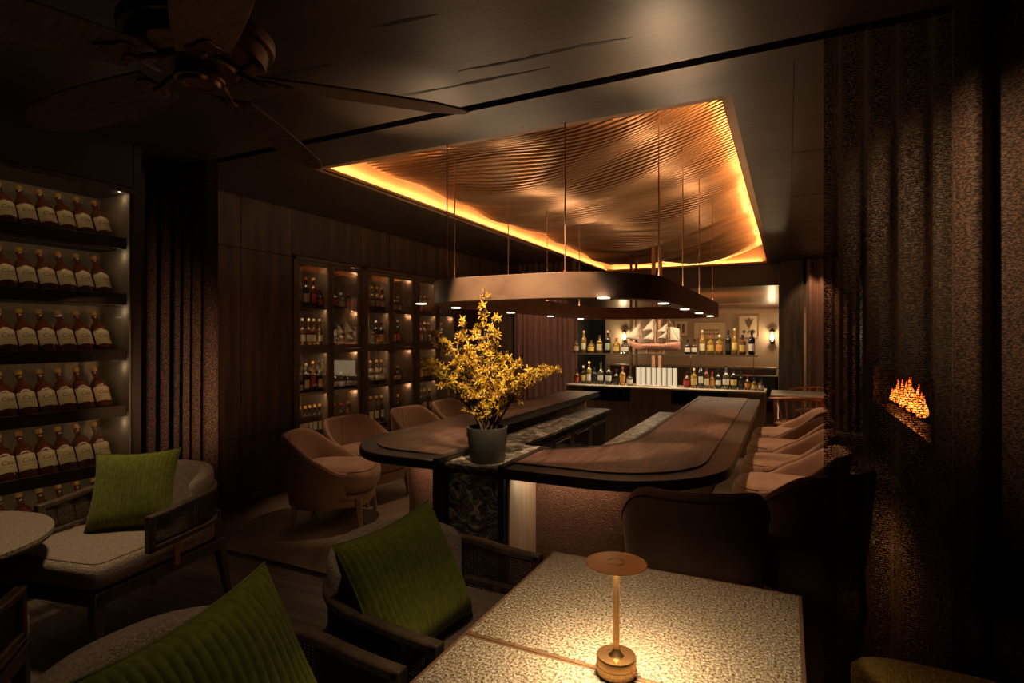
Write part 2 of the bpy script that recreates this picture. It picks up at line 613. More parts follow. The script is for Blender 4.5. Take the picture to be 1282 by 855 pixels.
# seams in the ceiling boards beside the recess
b = MB()
b.box(-3.42, -3.41, 2.8, 10.4, H - .0015, H + .001)
b.box(.02, .027, 2.8, 10.4, H - .0015, H + .001)
for y in (4.2, 5.5, 6.8, 8.1):
    b.box(.03, 1.0, y, y + .006, H - .0015, H + .001)
struct(b.build('trim_3', M['black']))
# dark streak marks in the plaster finish
b = MB()
rr = random.Random(3)
for (cx, cy, L) in [(-1.35, 2.36, .75), (-1.1, 2.25, .55), (-1.75, 2.33, .5), (-.7, 1.86, .4), (-1.35, 1.78, .3), (-.75, 2.27, .35), (-2.1, 1.9, .5)]:
    n = 10
    top, bot = [], []
    for i in range(n + 1):
        t = i / n
        w = .012 * math.sin(PI * t) * rr.uniform(.4, 1.2)
        x = cx + (t - .5) * L
        y = cy + .04 * (t - .5) + rr.uniform(-.004, .004)
        top.append((x, y + w))
        bot.append((x, y - w))
    b.band(top, bot, H - .0012, H + .001)
struct(b.build('trim_4', M['streak']))
RX0_, RX1_ = -2.30, -.68
# recess box
b = MB()
b.box(X0 - .03, X0, Y0, Y1, H + .012, 3.3)
b.box(X1, X1 + .03, Y0, Y1, H + .012, 3.3)
b.box(X0, X1, Y0 - .03, Y0, H + .012, 3.3)
b.box(X0, X1, Y1, Y1 + .03, H + .012, 3.3)
struct(b.build('ceiling_recess', M['recess']))
b = MB()
b.box(X0 - .03, X1 + .03, Y0 - .03, Y1 + .03, 3.3, 3.33)
struct(b.build('ceiling_slab', M['black']))
b = MB()
for (xa, xb, ya, yb) in [(X0, X0 + .05, Y0, Y1), (X1 - .05, X1, Y0, Y1), (X0 + .05, X1 - .05, Y0, Y0 + .05), (X0 + .05, X1 - .05, Y1 - .05, Y1)]:
    b.box(xa, xb, ya, yb, H, H + .008)
for (xa, xb, ya, yb) in [(X0 + .045, X0 + .05, Y0, Y1), (X1 - .05, X1 - .045, Y0, Y1), (X0, X1, Y0 + .045, Y0 + .05), (X0, X1, Y1 - .05, Y1 - .045)]:
    b.box(xa, xb, ya, yb, H, H + .045)  # unseen upstand, added to screen the cove lights from the cabinet glass
struct(b.build('trim_5', M['recess']))
for x in (RX0_ + .055, RX1_ - .055):
    light('fin_fill', 'AREA', (x, 5.0, 1.83), 11, SOFT, (x, 5.001, 3), .04, 3.2)  # added uplights above the ring, brighten the middle of the rods

# undulating ceiling of copper fins
b = MB()


def finz(x, y):
    u = (x - X0) / (X1 - X0)
    v = (y - Y0) / (Y1 - Y0)
    q = (u - .46) / .54
    sag = (.33 if q > 0 else .07) * abs(q) ** 2.1
    e = max(0, 1 - q * q)
    return 2.735 + sag + e * (.045 * math.sin(2 * PI * (1.9 * v + .75 * u) + .6) + .028 * math.sin(2 * PI * (4.1 * v - .9 * u) + 2.0) + .020 * math.sin(2 * PI * (8 * v + 1.4 * u))) + .04 * v * (1 - v)


nf = 128
xa, xb = X0 + .15, X1 - .11
for k in range(nf):
    y = Y0 + .03 + (Y1 - Y0 - .06) * k / (nf - 1)
    n = 44
    b.tube([(xa + (xb - xa) * i / n, y, finz(xa + (xb - xa) * i / n, y) + .018) for i in range(n + 1)], .0118, 6)
o = b.build('wave_ceiling_panel', M['fin'], smooth=80)
tag(o, 'undulating canopy of copper rods filling the glowing ceiling recess', 'ceiling panel')

# left wall panels (with the cabinet opening), wall beyond
XL = -4.25
b = MB()


def wall_panels(b, y0, y1, z0, z1, ys, zs, x=XL, t=.03):
    yy = [y0] + [q for q in ys if y0 < q < y1] + [y1]
    zz = [z0] + [q for q in zs if z0 < q < z1] + [z1]
    for i in range(len(yy) - 1):
        for j in range(len(zz) - 1):
            b.box(x - t, x, yy[i] + .003, yy[i + 1] - .003, zz[j] + .003, zz[j + 1] - .003)


wall_panels(b, 2.6, 3.90, .08, H, (3.34,), (.58, 2.22))
wall_panels(b, 3.90, 6.90, 2.24, H, (4.38, 4.86, 5.36, 5.88, 6.38), ())
wall_panels(b, 6.90, 8.75, .08, H, (7.5, 8.1), ())
b.box(XL - .06, XL - .028, 2.6, 3.9, 0, H)
b.box(XL - .06, XL - .028, 3.9, 6.9, 2.24, H)
b.box(XL - .06, XL - .028, 6.9, 8.75, 0, H)
b.box(-4.75, -4.70, 3.85, 6.95, 0, H)
struct(b.build('wall_left', M['panel']))
b = MB()
b.box(XL - .01, XL + .012, 2.6, 3.9, 0, .08)
b.box(XL - .01, XL + .012, 6.9, 8.75, 0, .08)
struct(b.build('baseboard_left', M['cabwood']))
# front-left wall: return beside the display niche, soffit above it
b = MB()
b.box(-4.3, -3.75, 2.16, 2.21, 0, H)
b.box(-4.32, -4.27, 2.16, 2.62, 0, H)
b.box(-4.32, -4.24, 2.56, 2.62, 0, H)
b.box(-4.3, -3.75, -3, 2.16, 2.40, H)
b.box(-4.3, -4.2, -3, 2.16, 0, H)
b.box(-4.3, -3.75, -3, .55, 0, H)
struct(b.build('wall_front', M['wenge'], bevel=.004))
# other walls closing the rooms
b = MB()
b.box(1.00, 1.06, 2.7, 5.3, 0, H)
b.box(1.00, 1.06, 8.6, 18, 0, H)
b.box(1.00, 1.06, 5.3, 8.6, 0, .62)
b.box(1.00, 1.06, 5.3, 8.6, 1.12, H)
struct(b.build('wall_right', M['panel']))
b = MB()
b.box(-4.7, 2.6, -3.06, -3, 0, H)
b.box(2.6, 2.66, -3, 2.7, 0, H)
b.box(1.00, 2.66, 2.7, 2.76, 0, H)
struct(b.build('wall_behind', M['panel']))
b = MB()
b.box(-5.4, 1.36, 18, 18.06, 0, 2.35)
struct(b.build('wall_back', M['farwall']))
b = MB()
b.box(-6.0, 1.36, 17.94, 18, 2.14, 2.26)
struct(b.build('trim_6', M['pictframe']))
b = MB()
b.box(-6.0, 1.36, 10.45, 18.1, 2.32, 2.38)
struct(b.build('ceiling_rear', M['farceil']))
b = MB()
b.box(-6.05, -6.0, 8.7, 18.1, 0, H)
b.box(-6.0, -4.2, 8.75, 8.8, 0, H)
b.box(-6.0, -4.6, 8.75, 10.45, H, H + .05)
struct(b.build('wall_rear', M['black']))
b = MB()
b.box(-.14, .22, 10.05, 10.45, 0, H, None)
struct(b.build('pillar', M['panel'], bevel=.01))

# ================================================================== BAR
CX = -1.60                                             # axis of the U-shaped bar


def mirx(p, s):
    return (p[0], p[1]) if s > 0 else (-1.83 - (p[0] + 1.37) * .79, p[1])


def counter_outline(off, yf, yend, s, rin=0.0):
    """outer edge of one wing moved in by off; s=1 right wing, -1 left wing"""
    r = .65 - off
    pts = [(-1.37, yf + off), (-1.15, yf + off)] + arc(-.93, yf + .65, r, r, -90, 0, 16) + [(-.28 - off, 5.0), (-.28 - off, yend)]
    return [mirx(p, s) for p in pts]


def counter_inner(s, yf, yend, off=0.0):
    pts = [(-1.37, 3.29 - off), (-1.30, 3.30 - off)] + arc(-1.44, 3.97, .50 + off, .67 + off, -78, 0, 16) + [(-.94 + off, 5.0), (-.94 + off, yend)]
    return [mirx(p, s) for p in pts]


YF = 2.70


def resample(pts, n=40):
    P_ = [Vector((p[0], p[1])) for p in pts]
    L = [0]
    for a, c in zip(P_, P_[1:]):
        L.append(L[-1] + (c - a).length)
    out, i = [], 0
    for k in range(n + 1):
        q = L[-1] * k / n
        while i < len(P_) - 2 and q > L[i + 1]:
            i += 1
        out.append(tuple(P_[i].lerp(P_[i + 1], (q - L[i]) / max(1e-9, L[i + 1] - L[i]))))
    return out


def wing(b, o_, i_, z0, z1):
    b.band(resample(o_[:-1]) + [o_[-1]], resample(i_[:-1]) + [i_[-1]], z0, z1)


for s, side in ((1, 'right'), (-1, 'left')):
    t = thing('bar_counter', ('long walnut bar wing with pebbled leather front beside the row of tub chairs' if s > 0
                              else 'walnut bar wing with rounded end beside the wall cabinets'), 'bar counter', (mirx((-.6, 0), s)[0], 4.8, 0), 0, 'two wings of the bar')
    out, inn = counter_outline(0, YF, 6.95, s), counter_inner(s, YF, 6.95)
    b = MB()
    wing(b, out, inn, .686, .742)
    b.build('armrest_slab', M['padded'], t, bevel=.018, segs=3)
    b = MB()
    wing(b, counter_outline(.13, YF, 6.94, s), counter_inner(s, YF, 6.94, .03), .742, .753)
    b.build('walnut_inlay', M['bartop'], t, bevel=.005)
    b = MB()
    b.band(counter_inner(s, YF, 6.945, .026), counter_inner(s, YF, 6.945, -.004), .735, .754)
    b.build('inner_edge_trim', M['steel'], t)
    # base wall: leather at the front and round the corner, wood along the side
    base_o = [mirx(p, s) for p in [(-1.37, 3.09)] + [(-1.1, 3.09)] + arc(-.93, 3.37, .30, .28, -90, -15, 12)]
    base_i = [mirx(p, s) for p in [(-1.37, 3.16)] + [(-1.1, 3.16)] + arc(-.98, 3.44, .26, .28, -90, -15, 12)]
    b = MB()
    b.band(base_o, base_i, .05, .686)
    b.build('leather_front', M['leather'], t, smooth=40)
    b = MB()
    side_o = [mirx(p, s) for p in [(-.64, 3.305), (-.63, 3.4), (-.63, 6.95)]]
    side_i = [mirx(p, s) for p in [(-.73, 3.33), (-.73, 3.4), (-.73, 6.95)]]
    b.band(side_o, side_i, .05, .686)
    b.build('side_panel', M['barside'], t, bevel=.003)
    b = MB()
    kick_o = [mirx(p, s) for p in [(-1.37, 3.13)] + arc(-.95, 3.40, .27, .27, -90, 0, 10) + [(-.68, 6.95)]]
    kick_i = [mirx(p, s) for p in [(-1.37, 3.17)] + arc(-.95, 3.42, .22, .24, -90, 0, 10) + [(-.73, 6.95)]]
    b.band(kick_o, kick_i, 0, .05)
    b.build('toe_kick', M['black'], t)
    b = MB()
    xs_ = sorted((mirx((-1.368, 0), s)[0], mirx((-1.356, 0), s)[0]))
    b.box(xs_[0], xs_[1], 2.735, 3.088, .0, .684)
    b.build('end_cladding', M['palewood'], t)
    b = MB()
    led_o = [mirx(p, s) for p in [(-1.33, 3.02)] + arc(-.95, 3.40, .35, .38, -90, 0, 10) + [(-.60, 6.9)]]
    led_i = [mirx(p, s) for p in [(-1.33, 3.035)] + arc(-.95, 3.40, .335, .365, -90, 0, 10) + [(-.615, 6.9)]]
    b.band(led_o, led_i, .680, .687)
    b.build('led_strip', M['led'], t)
    light('under_bar_light', 'AREA', (mirx((-1.05, 0), s)[0], 2.98, .675), .62, (1, .55, .30), (mirx((-1.05, 0), s)[0], 3.10, .35), .5, .02)
    light('under_bar_side_light', 'AREA', (mirx((-.55, 0), s)[0], 5.2, .675), 1.4, WARM, (mirx((-.63, 0), s)[0], 5.2, .3), 3.2, .02)
    light('plinth_panel_light', 'AREA', (mirx((-1.28, 0), s)[0], 2.90, .675), .22, (1, .78, .5), (mirx((-1.37, 0), s)[0], 2.92, .3), .25, .02)

# marble plinth between the wings
t = thing('marble_plinth', 'swirled dark marble plinth between the bar wings, under the potted plant', 'plinth', (CX, 2.95, 0))
b = MB()
b.box(-1.775, -1.415, 2.78, 3.42, 0, .70)
b.build('front_slab', M['marble'], t, bevel=.002)
b = MB()
b.box(-1.785, -1.408, 2.745, 3.44, .70, .725)
b.build('top_slab', M['marble'], t, bevel=.003)
for x0, x1 in ((-1.83, -1.787), (-1.408, -1.372)):
    b = MB()
    b.box(x0, x1, 2.695, 3.30, 0, .757)
    b.build('steel_upright', M['steel'], t, bevel=.003)

# work counters inside the U
for s in (1, -1):
    xa, xb = (-1.32, -.96) if s > 0 else (-2.20, -1.885)
    t = thing('work_counter', ('low marble work counter behind the bar wing nearer the tub chair row' if s > 0 else 'low marble work counter above the glazed fridges'),
              'counter', ((xa + xb) / 2, 4.9, 0), 0, 'marble work counters inside the bar')
    b = MB()
    b.box(xa, xb, 3.46 if s < 0 else 3.9, 6.5, .575, .60)
    b.build('marble_top', M['marble'], t, bevel=.003)
    b = MB()
    xc0, xc1 = (xa + .02, xb) if s > 0 else (xa, xb - .02)
    b.box(xc0, xc1, 3.5 if s < 0 else 3.95, 6.48, .53, .574)
    b.build('apron', M['black'], t)
    if s > 0:
        b = MB()
        b.box(xc0 + .02, xc1, 3.97, 6.46, 0, .529)
        b.build('cabinet_body', M['steel'], t)
t0 = thing('back_bar_fridge', 'fridge', 'fridge', (-2.06, 0, 0))
b = MB()
b.box(-2.2, -1.93, -.28, .28, .03, .525)
b.build('fridge_body', M['black'], t0)
d = MB().box(-1.928, -1.915, -.27, .27, .05, .51).build('glass_door', M['pane'], t0)
b = MB()
for (ya, yb, za, zb) in ((-.275, -.25, .04, .52), (.25, .275, .04, .52), (-.25, .25, .495, .52), (-.25, .25, .04, .065)):
    b.box(-1.93, -1.908, ya, yb, za, zb)
b.build('door_frame', pmat('fridge_frame_steel', (.30, .26, .22), .3, .9), t0)
b = MB()
b.tube([(-1.895, -.2, .485), (-1.895, .2, .485)], .006)
b.tube([(-1.895, -.19, .485), (-1.915, -.19, .485)], .004)
b.tube([(-1.895, .19, .485), (-1.915, .19, .485)], .004)
b.build('handle', pmat('fridge_steel', (.5, .45, .4), .25, 1), t0)
names = ['nearest the marble plinth', 'second from the marble plinth', 'third from the marble plinth', 'fourth from the marble plinth', 'farthest from the plinth, by the back bar']
for k in range(5):
    o = t0 if k == 0 else copy_tree(t0)
    o.location = (o.location.x, 3.80 + k * .58, 0)
    tag(o, 'black glazed under-counter fridge %s' % names[k], 'fridge', 'under-counter fridges inside the bar')

# ------------------------------------------------------------------ back bar
YB = 7.3
t = thing('back_bar_cabinet', 'dark wood back bar cabinet with pale top and glassware niches', 'bar cabinet', (-1.5, YB, 0))
b = MB()
b.box(-2.75, -.24, YB - .03, YB + .52, .775, .80)
b.build('counter_top', pmat('back_bar_top', (.36, .30, .23), .3, 0, (.44, .37, .29), 5), t, bevel=.004)
b = MB()
for xa, xb in ((-2.75, -2.50), (-1.86, -1.34), (-.66, -.25)):
    b.box(xa, xb, YB, YB + .5, 0, .774)
for xa, xb in ((-2.50, -1.86), (-1.34, -.66)):
    b.box(xa, xb, YB + .005, YB + .5, 0, .60)
    b.box(xa, xb, YB + .25, YB + .5, .60, .774)
b.build('carcass', M['barside'], t, bevel=.003)
for xa, xb in ((-2.495, -1.865), (-1.335, -.665)):
    b = MB()
    b.box(xa, xb, YB + .24, YB + .249, .602, .772)
    b.box(xa, xb, YB + .01, YB + .242, .600, .603)
    b.build('niche_lining', M['black'], t)
t = thing('glass_bottle_shelf', 'long clear glass shelf above the back bar holding bottles and ship model', 'shelf', (-1.5, YB + .3, .8))
b = MB()
b.box(-2.78, -.33, YB + .08, YB + .42, 1.215, 1.23)
b.build('glass_plate', M['shelf_glass'], t, bevel=.002)
b = MB()
b.box(-2.78, -.33, YB + .074, YB + .079, 1.212, 1.232)
b.build('front_rail', pmat('pale_metal_edge', (.62, .52, .40), .3, .8), t)
for x in (-2.72, -1.95, -1.15, -.39):
    b = MB()
    b.lathe([(.013, 0), (.013, .01), (.006, .012), (.006, .41), (.012, .414)], 10, (x, YB + .36, .80))
    b.build('shelf_post', M['bronze'], t, smooth=40)
for x in (-1.705, -1.615):
    b = MB()
    b.box(x - .025, x + .025, 7.98, 8.03, 0, H + .12)
    tag(b.build('copper_post', M['copper'], None, bevel=.004), 'square copper post behind the ship model, %s of a pair' % ('nearer the curtain' if x < -1.66 else 'nearer the framed prints'), 'post', 'copper posts behind the back bar')
for x in (-2.15, -2.07):
    b = MB()
    b.box(x - .018, x + .018, 8.48, 8.52, 0, H)
    tag(b.build('bronze_post', M['bronze'], None, bevel=.004), 'slim bronze post behind the wall sconce, %s of a pair' % ('nearer the curtain' if x < -2.1 else 'nearer the ship model'), 'post', 'bronze posts behind the back bar')
light('bottle_shelf_light', 'AREA', (-1.55, YB + .12, 1.205), 8, (1, .80, .52), (-1.55, YB + .2, .8), 2.3, .03)
light('bottle_front_light', 'AREA', (-1.55, YB - .02, 1.66), 10, (1, .74, .46), (-1.55, YB + .2, 1.25), 2.3, .03)


# ---------------------------------------------------------------- bottles
def curved_patch(r, z0, z1, a, seg=10, jag=0.0, rnd=None):
    """piece of cylinder facing -Y, half-angle a"""
    b = MB()
    rows = []
    for i in range(seg + 1):
        th = -PI / 2 - a + 2 * a * i / seg
        dz = rnd.uniform(-jag, jag) if (jag and rnd) else 0
        for q, z in ((r, z0 + dz), (r, z1 - dz * .6)):
            rows.append((q * math.cos(th), q * math.sin(th), z))
    b.add(rows, [(2 * i, 2 * i + 2, 2 * i + 3, 2 * i + 1) for i in range(seg)])
    return b


def text_mesh(body, size, shear=.25):
    c = bpy.data.curves.new('txt', 'FONT')
    c.body = body
    c.size = size
    c.shear = shear
    c.align_x = 'CENTER'
    c.resolution_u = 2
    o = bpy.data.objects.new('txt', c)
    C.objects.link(o)
    bpy.context.view_layer.update()
    me = bpy.data.meshes.new_from_object(o.evaluated_get(bpy.context.evaluated_depsgraph_get()))
    vs = [v.co.copy() for v in me.vertices]
    fs = [tuple(p.vertices) for p in me.polygons]
    bpy.data.objects.remove(o)
    bpy.data.meshes.remove(me)
    return vs, fs


GL = {'amber': thin_glass('amber_glass', (.75, .32, .10), .55, (.16, .055, .018)),
      'brown': thin_glass('brown_glass', (.35, .14, .06), .80, (.085, .028, .013)),
      'russet': thin_glass('russet_glass', (.45, .16, .08), .72, (.115, .034, .018), refl=.35, rough=.2),
      'dark': thin_glass('dark_glass', (.25, .24, .16), .75, (.018, .016, .011)),
      'clear': thin_glass('clear_glass', (.85, .80, .70), .22, (.30, .24, .16)),
      'gold': thin_glass('gold_glass', (.95, .68, .22), .45, (.42, .24, .045)),
      'blue': thin_glass('night_glass', (.2, .22, .25), .8, (.010, .012, .016))}
LB = {'cream': pmat('cream_label', (.60, .52, .36), .7), 'parchment': pmat('parchment_label', (.50, .41, .25), .75),
      'yellow': pmat('yellow_label', (.62, .44, .12), .6), 'red': pmat('red_label', (.40, .035, .02), .6),
      'white': pmat('white_label', (.66, .62, .54), .6), 'orange': pmat('orange_label', (.58, .25, .06), .6), 'green': pmat('sage_label', (.28, .34, .22), .6),
      'black': pmat('black_label', (.03, .025, .02), .5), 'tan': pmat('tan_label', (.44, .30, .16), .6)}
CP = {'gold': pmat('gold_cap', (.62, .36, .08), .35, .3), 'black': pmat('black_cap', (.015, .012, .010), .4), 'red': pmat('red_cap', (.36, .03, .02), .4),
      'cork': pmat('cork_cap', (.48, .32, .18), .7), 'white': pmat('white_cap', (.60, .55, .46), .5)}
INK = pmat('label_ink', (.10, .06, .025), .8)

SHAPES = {  # (radius, shoulder z, neck z, neck r, height, label z0, label z1)
    'tall': (.037, .19, .235, .014, .31, .045, .135),
    'round': (.046, .115, .155, .015, .21, .03, .09),
    'square': (.043, .16, .18, .014, .25, .04, .12),
    'slim': (.032, .205, .255, .013, .33, .06, .15),
    'squat': (.052, .105, .135, .016, .185, .025, .085),
    'decant': (.046, .150, .205, .0145, .30, .055, .125),
    'whiskey': (.047, .152, .222, .0145, .295, .052, .148),
}
_tmpl = {}


def bottle(shape, glass, lab, cap, name='liquor_bottle', seg=14, letters=None):
    key = (shape, glass, lab, cap, name)
    if key in _tmpl:
        return copy_tree(_tmpl[key])
    r, zs, zn, rn, h, l0, l1 = SHAPES[shape]
    b = MB()
    sg = 4 if False else seg
    prof = [(r * .9, 0), (r, .006), (r, zs)]
    for i in range(1, 6):
        t = i / 5
        prof.append((r + (rn - r) * (1 - math.cos(t * PI)) / 2 if shape not in ('decant', 'whiskey') else rn + (r - rn) * math.cos(t * PI / 2) ** .8 if t < 1 else rn, zs + (zn - zs) * t))
    prof += [(rn, h - .035), (rn * 1.15, h - .033), (rn * 1.15, h - .028)]
    if shape == 'square':
        b.lathe(prof, 8, mat=Matrix.Rotation(PI / 8, 4, 'Z'))
    else:
        b.lathe(prof, seg)
    o = b.build(name, GL[glass], None, smooth=50)
    rr = r * (1.0 if shape != 'square' else .955) + .0012
    lb = curved_patch(rr, l0, l1, 1.15, 10, .003 if letters else 0, random.Random(5)).build('label', LB[lab], o, smooth=60, local=True, fix=False)
    b = MB()
    b.lathe([(rn * 1.2, h - .028), (rn * 1.2, h - .002), (rn * 1.0, h)], 10)
    b.build('cap', CP[cap], o, smooth=50, local=True)
    if letters:
        vs, fs = text_mesh(letters, .036)
        b = MB()
        zc = l0 + (l1 - l0) * .48

        def bend(p):
            th = -PI / 2 + p[0] / rr
            return ((rr + .0008) * math.cos(th), (rr + .0008) * math.sin(th), p[1])
        b.add([bend((v.x, v.y + zc)) for v in vs], fs)
        n = 8
        rows = []
        for i in range(n + 1):
            x = (-.5 + i / n) * .075
            rows += [bend((x, zc - .014)), bend((x, zc - .0125))]
        b.add(rows, [(2 * i, 2 * i + 2, 2 * i + 3, 2 * i + 1) for i in range(n)])
        b.build('lettering', INK, lb, local=True, fix=False)
    _tmpl[key] = o
    return o


ORD = ['first', 'second', 'third', 'fourth', 'fifth', 'sixth', 'seventh', 'eighth', 'ninth', 'tenth', 'eleventh', 'twelfth', 'thirteenth', 'fourteenth', 'fifteenth']

# ---- back bar rows: (u from the ship outwards) real X positions
def row_of(xs, spec, z, y, fmt, group):
    for k, (x, sp) in enumerate(zip(xs, spec)):
        o = bottle(*sp)
        gap = min(abs(x - q) for q in xs if q != x)
        sc = min(1.0, .46 * gap / SHAPES[sp[0]][0])
        o.scale = (sc, sc, min(1, sc + .12))
        o.location = (x, y + random.uniform(-.01, .01), z)
        o.rotation_euler = (0, 0, random.uniform(-.15, .15))
        d = {'tall': 'tall', 'round': 'round', 'square': 'square-shouldered', 'slim': 'slim', 'squat': 'squat', 'decant': 'broad'}[sp[0]]
        tag(o, fmt % ('%s %s glass bottle with %s label' % (d, sp[1], sp[2]), ORD[k]), 'bottle', group)


A_ = [('round', 'clear', 'tan', 'black'), ('tall', 'gold', 'cream', 'cork'), ('squat', 'gold', 'yellow', 'black'), ('square', 'gold', 'cream', 'black'),
      ('tall', 'dark', 'green', 'cork'), ('round', 'gold', 'yellow', 'red'), ('squat', 'clear', 'white', 'black')]
row_of([-2.68, -2.57, -2.46, -2.34, -2.22, -2.10, -1.985], A_, 1.2305, YB + .22, '%s, %s from the drape on the glass shelf', 'bottles on the glass shelf by the drape')
B_ = [('round', 'amber', 'red', 'black'), ('square', 'dark', 'yellow', 'cork'), ('tall', 'gold', 'white', 'cork'), ('square', 'dark', 'black', 'black'), ('decant', 'clear', 'white', 'black'),
      ('decant', 'dark', 'white', 'black'), ('round', 'dark', 'black', 'black'), ('square', 'gold', 'orange', 'red'), ('squat', 'clear', 'white', 'black')]
row_of([-2.66, -2.57, -2.485, -2.41, -2.32, -2.20, -2.10, -2.01, -1.915], B_, .8005, YB + .20, '%s, %s from the drape along the back bar', 'bottles on the back bar top by the drape')
C_ = [('round', 'dark', 'white', 'black'), ('round', 'amber', 'white', 'black'), ('tall', 'gold', 'cream', 'cork'), ('square', 'gold', 'yellow', 'red'), ('square', 'gold', 'orange', 'white'),
      ('tall', 'dark', 'black', 'black'), ('slim', 'gold', 'yellow', 'cork'), ('square', 'amber', 'yellow', 'black'), ('tall', 'blue', 'white', 'black')]
row_of([-1.165, -1.085, -.985, -.885, -.78, -.675, -.60, -.51, -.405], C_, 1.2305, YB + .22, '%s, %s from the ship along the shelf', 'bottles on the glass shelf by the prints')
D_ = [('round', 'amber', 'red', 'black'), ('square', 'gold', 'yellow', 'cork'), ('slim', 'dark', 'white', 'black'), ('tall', 'amber', 'cream', 'black'), ('square', 'gold', 'orange', 'red'), ('decant', 'dark', 'white', 'black'),
      ('decant', 'clear', 'white', 'black'), ('decant', 'dark', 'yellow', 'black'), ('square', 'dark', 'black', 'black'), ('round', 'amber', 'orange', 'red'), ('squat', 'gold', 'yellow', 'black'), ('squat', 'clear', 'white', 'black')]
row_of([-1.175, -1.085, -1.0, -.93, -.865, -.79, -.70, -.61, -.525, -.45, -.375, -.30], D_, .8005, YB + .20, '%s, %s from the tubes on the back bar', 'bottles on the back bar top by the prints')

# tumblers and stem glasses in the dark niches
b = MB()
b.lathe([(.024, 0), (.024, .003), (.004, .008), (.004, .055), (.022, .075), (.027, .10), (.024, .135), (.0225, .135), (.0255, .10), (.020, .077), (.002, .062)], 14)
g0 = b.build('stem_glass', M['tumbler'], None, smooth=50)
k = 0
for xs, where in (([-2.40, -2.29, -2.18, -2.07, -1.96], 'niche below the drape-side bottles'), ([-1.20, -1.06, -.92, -.78], 'niche below the print-side bottles')):
    for q, x in enumerate(xs):
        o = g0 if k == 0 else copy_tree(g0)
        k += 1
        o.location = (x, YB + .10, .6035)
        tag(o, 'stemmed glass in the %s, %s from its drape end' % (where, ORD[q]), 'glass', 'stemmed glasses in the back bar niches')

# row of ribbed glowing tubes
tt = thing('ribbed_lamp', 'row of ribbed glass tubes glowing white on the back bar top', 'lamp', (-1.565, YB + .2, .8))
b = MB()
b.box(-1.84, -1.29, YB + .15, YB + .25, .80, .812)
b.build('base', M['white'], tt)
for k in range(8):
    x = -1.80 + k * .068
    b = MB()
    prof_r = .0255
    n = 24
    vs = []
    for z in (.812, .93, 1.045):
        for q in range(n):
            r_ = prof_r * (1 + .14 * math.cos(6 * 2 * PI * q / n))
            vs.append((x + r_ * math.cos(2 * PI * q / n), YB + .2 + r_ * math.sin(2 * PI * q / n), z))
    fs = [(i * n + q, i * n + (q + 1) % n, (i + 1) * n + (q + 1) % n, (i + 1) * n + q) for i in range(2) for q in range(n)] + [tuple(reversed(range(n))), tuple(2 * n + q for q in range(n))]
    b.add(vs, fs)
    b.build('glass_tube', M['tubeglow'], tt, smooth=60)

# model ship
t = thing('model_ship', 'rosewood three-masted model ship with cream sails on the glass shelf', 'model ship', (-1.56, YB + .25, 1.23))
sx, sy, sz = -1.565, YB + .25, 1.262


def hullfn(u, v):
    # u along the length 0 stern(right) .. 1 bow(left), v around from port rail over keel
    x = .27 - .56 * u
    wid = .055 * (math.sin(PI * min(1, (u * .9 + .16))) ** .6 if u < .98 else .25) * (1 - max(0, u - .7) * 1.9)
    wid = max(wid, .006)
    a = PI * v
    dep = .075 + .045 * max(0, .25 - u) / .25 * .3
    zt = .078 + .035 * max(0, (u - .75) / .25) ** 1.5 + .030 * max(0, (.28 - u) / .28)
    yy = -wid * math.cos(a)
    zz = zt - (zt - .004 + .0 * u) * math.sin(a) ** .7 * (1 - .5 * max(0, u - .82) / .18)
    return (sx + x, sy + yy, sz + zz)


b = MB()
b.grid(hullfn, 22, 10)
hull = b.build('hull', M['rosewood'], t, smooth=50)
sld = hull.modifiers.new('thick', 'SOLIDIFY')
sld.thickness = .004
b = MB()
for u0, u1, z in ((.05, .93, .070),):
    n = 14
    o1, o2 = [], []
    for i in range(n + 1):
        u = u0 + (u1 - u0) * i / n
        p = hullfn(u, 0.05)
        q = hullfn(u, .95)
        o1.append((p[0], p[1]))
        o2.append((q[0], q[1]))
    b.band(o1, o2, sz + z - .004, sz + z)
b.box(sx + .12, sx + .26, sy - .035, sy + .035, sz + .07, sz + .098)
b.box(sx - .05, sx + .04, sy - .02, sy + .02, sz + .07, sz + .088)
b.build('deck', pmat('ship_deck', (.36, .20, .11), .5), t)
b = MB()
for x in (-.12, -.09, -.06, -.03, 0, .03, .07, .12, .16, .20):
    b.box(sx + x - .006, sx + x + .006, sy - .0555, sy - .051, sz + .046, sz + .058)
b.build('gun_port', M['black'], t)
masts = [(-.17, .33), (0.0, .43), (.15, .35)]
for mx_, mh in masts:
    b = MB()
    b.tube([(sx + mx_, sy, sz + .06), (sx + mx_, sy, sz + mh)], [.006, .0025], 8)
    for f in (.45, .68, .88):
        zz = sz + .06 + (mh - .06) * f
        w = .075 * (1.25 - f)
        b.tube([(sx + mx_ + .004, sy - w, zz), (sx + mx_ + .004, sy + w, zz)], .0025, 6)
        b.tube([(sx + mx_ - w * .5, sy - .002, zz), (sx + mx_ + w * .5, sy - .002, zz)], .0022, 6)
    b.build('mast', M['rosewood'], t, smooth=50)
b = MB()
b.tube([(sx - .26, sy, sz + .10), (sx - .37, sy, sz + .145)], [.005, .002], 8)
b.build('bowsprit', M['rosewood'], t, smooth=50)


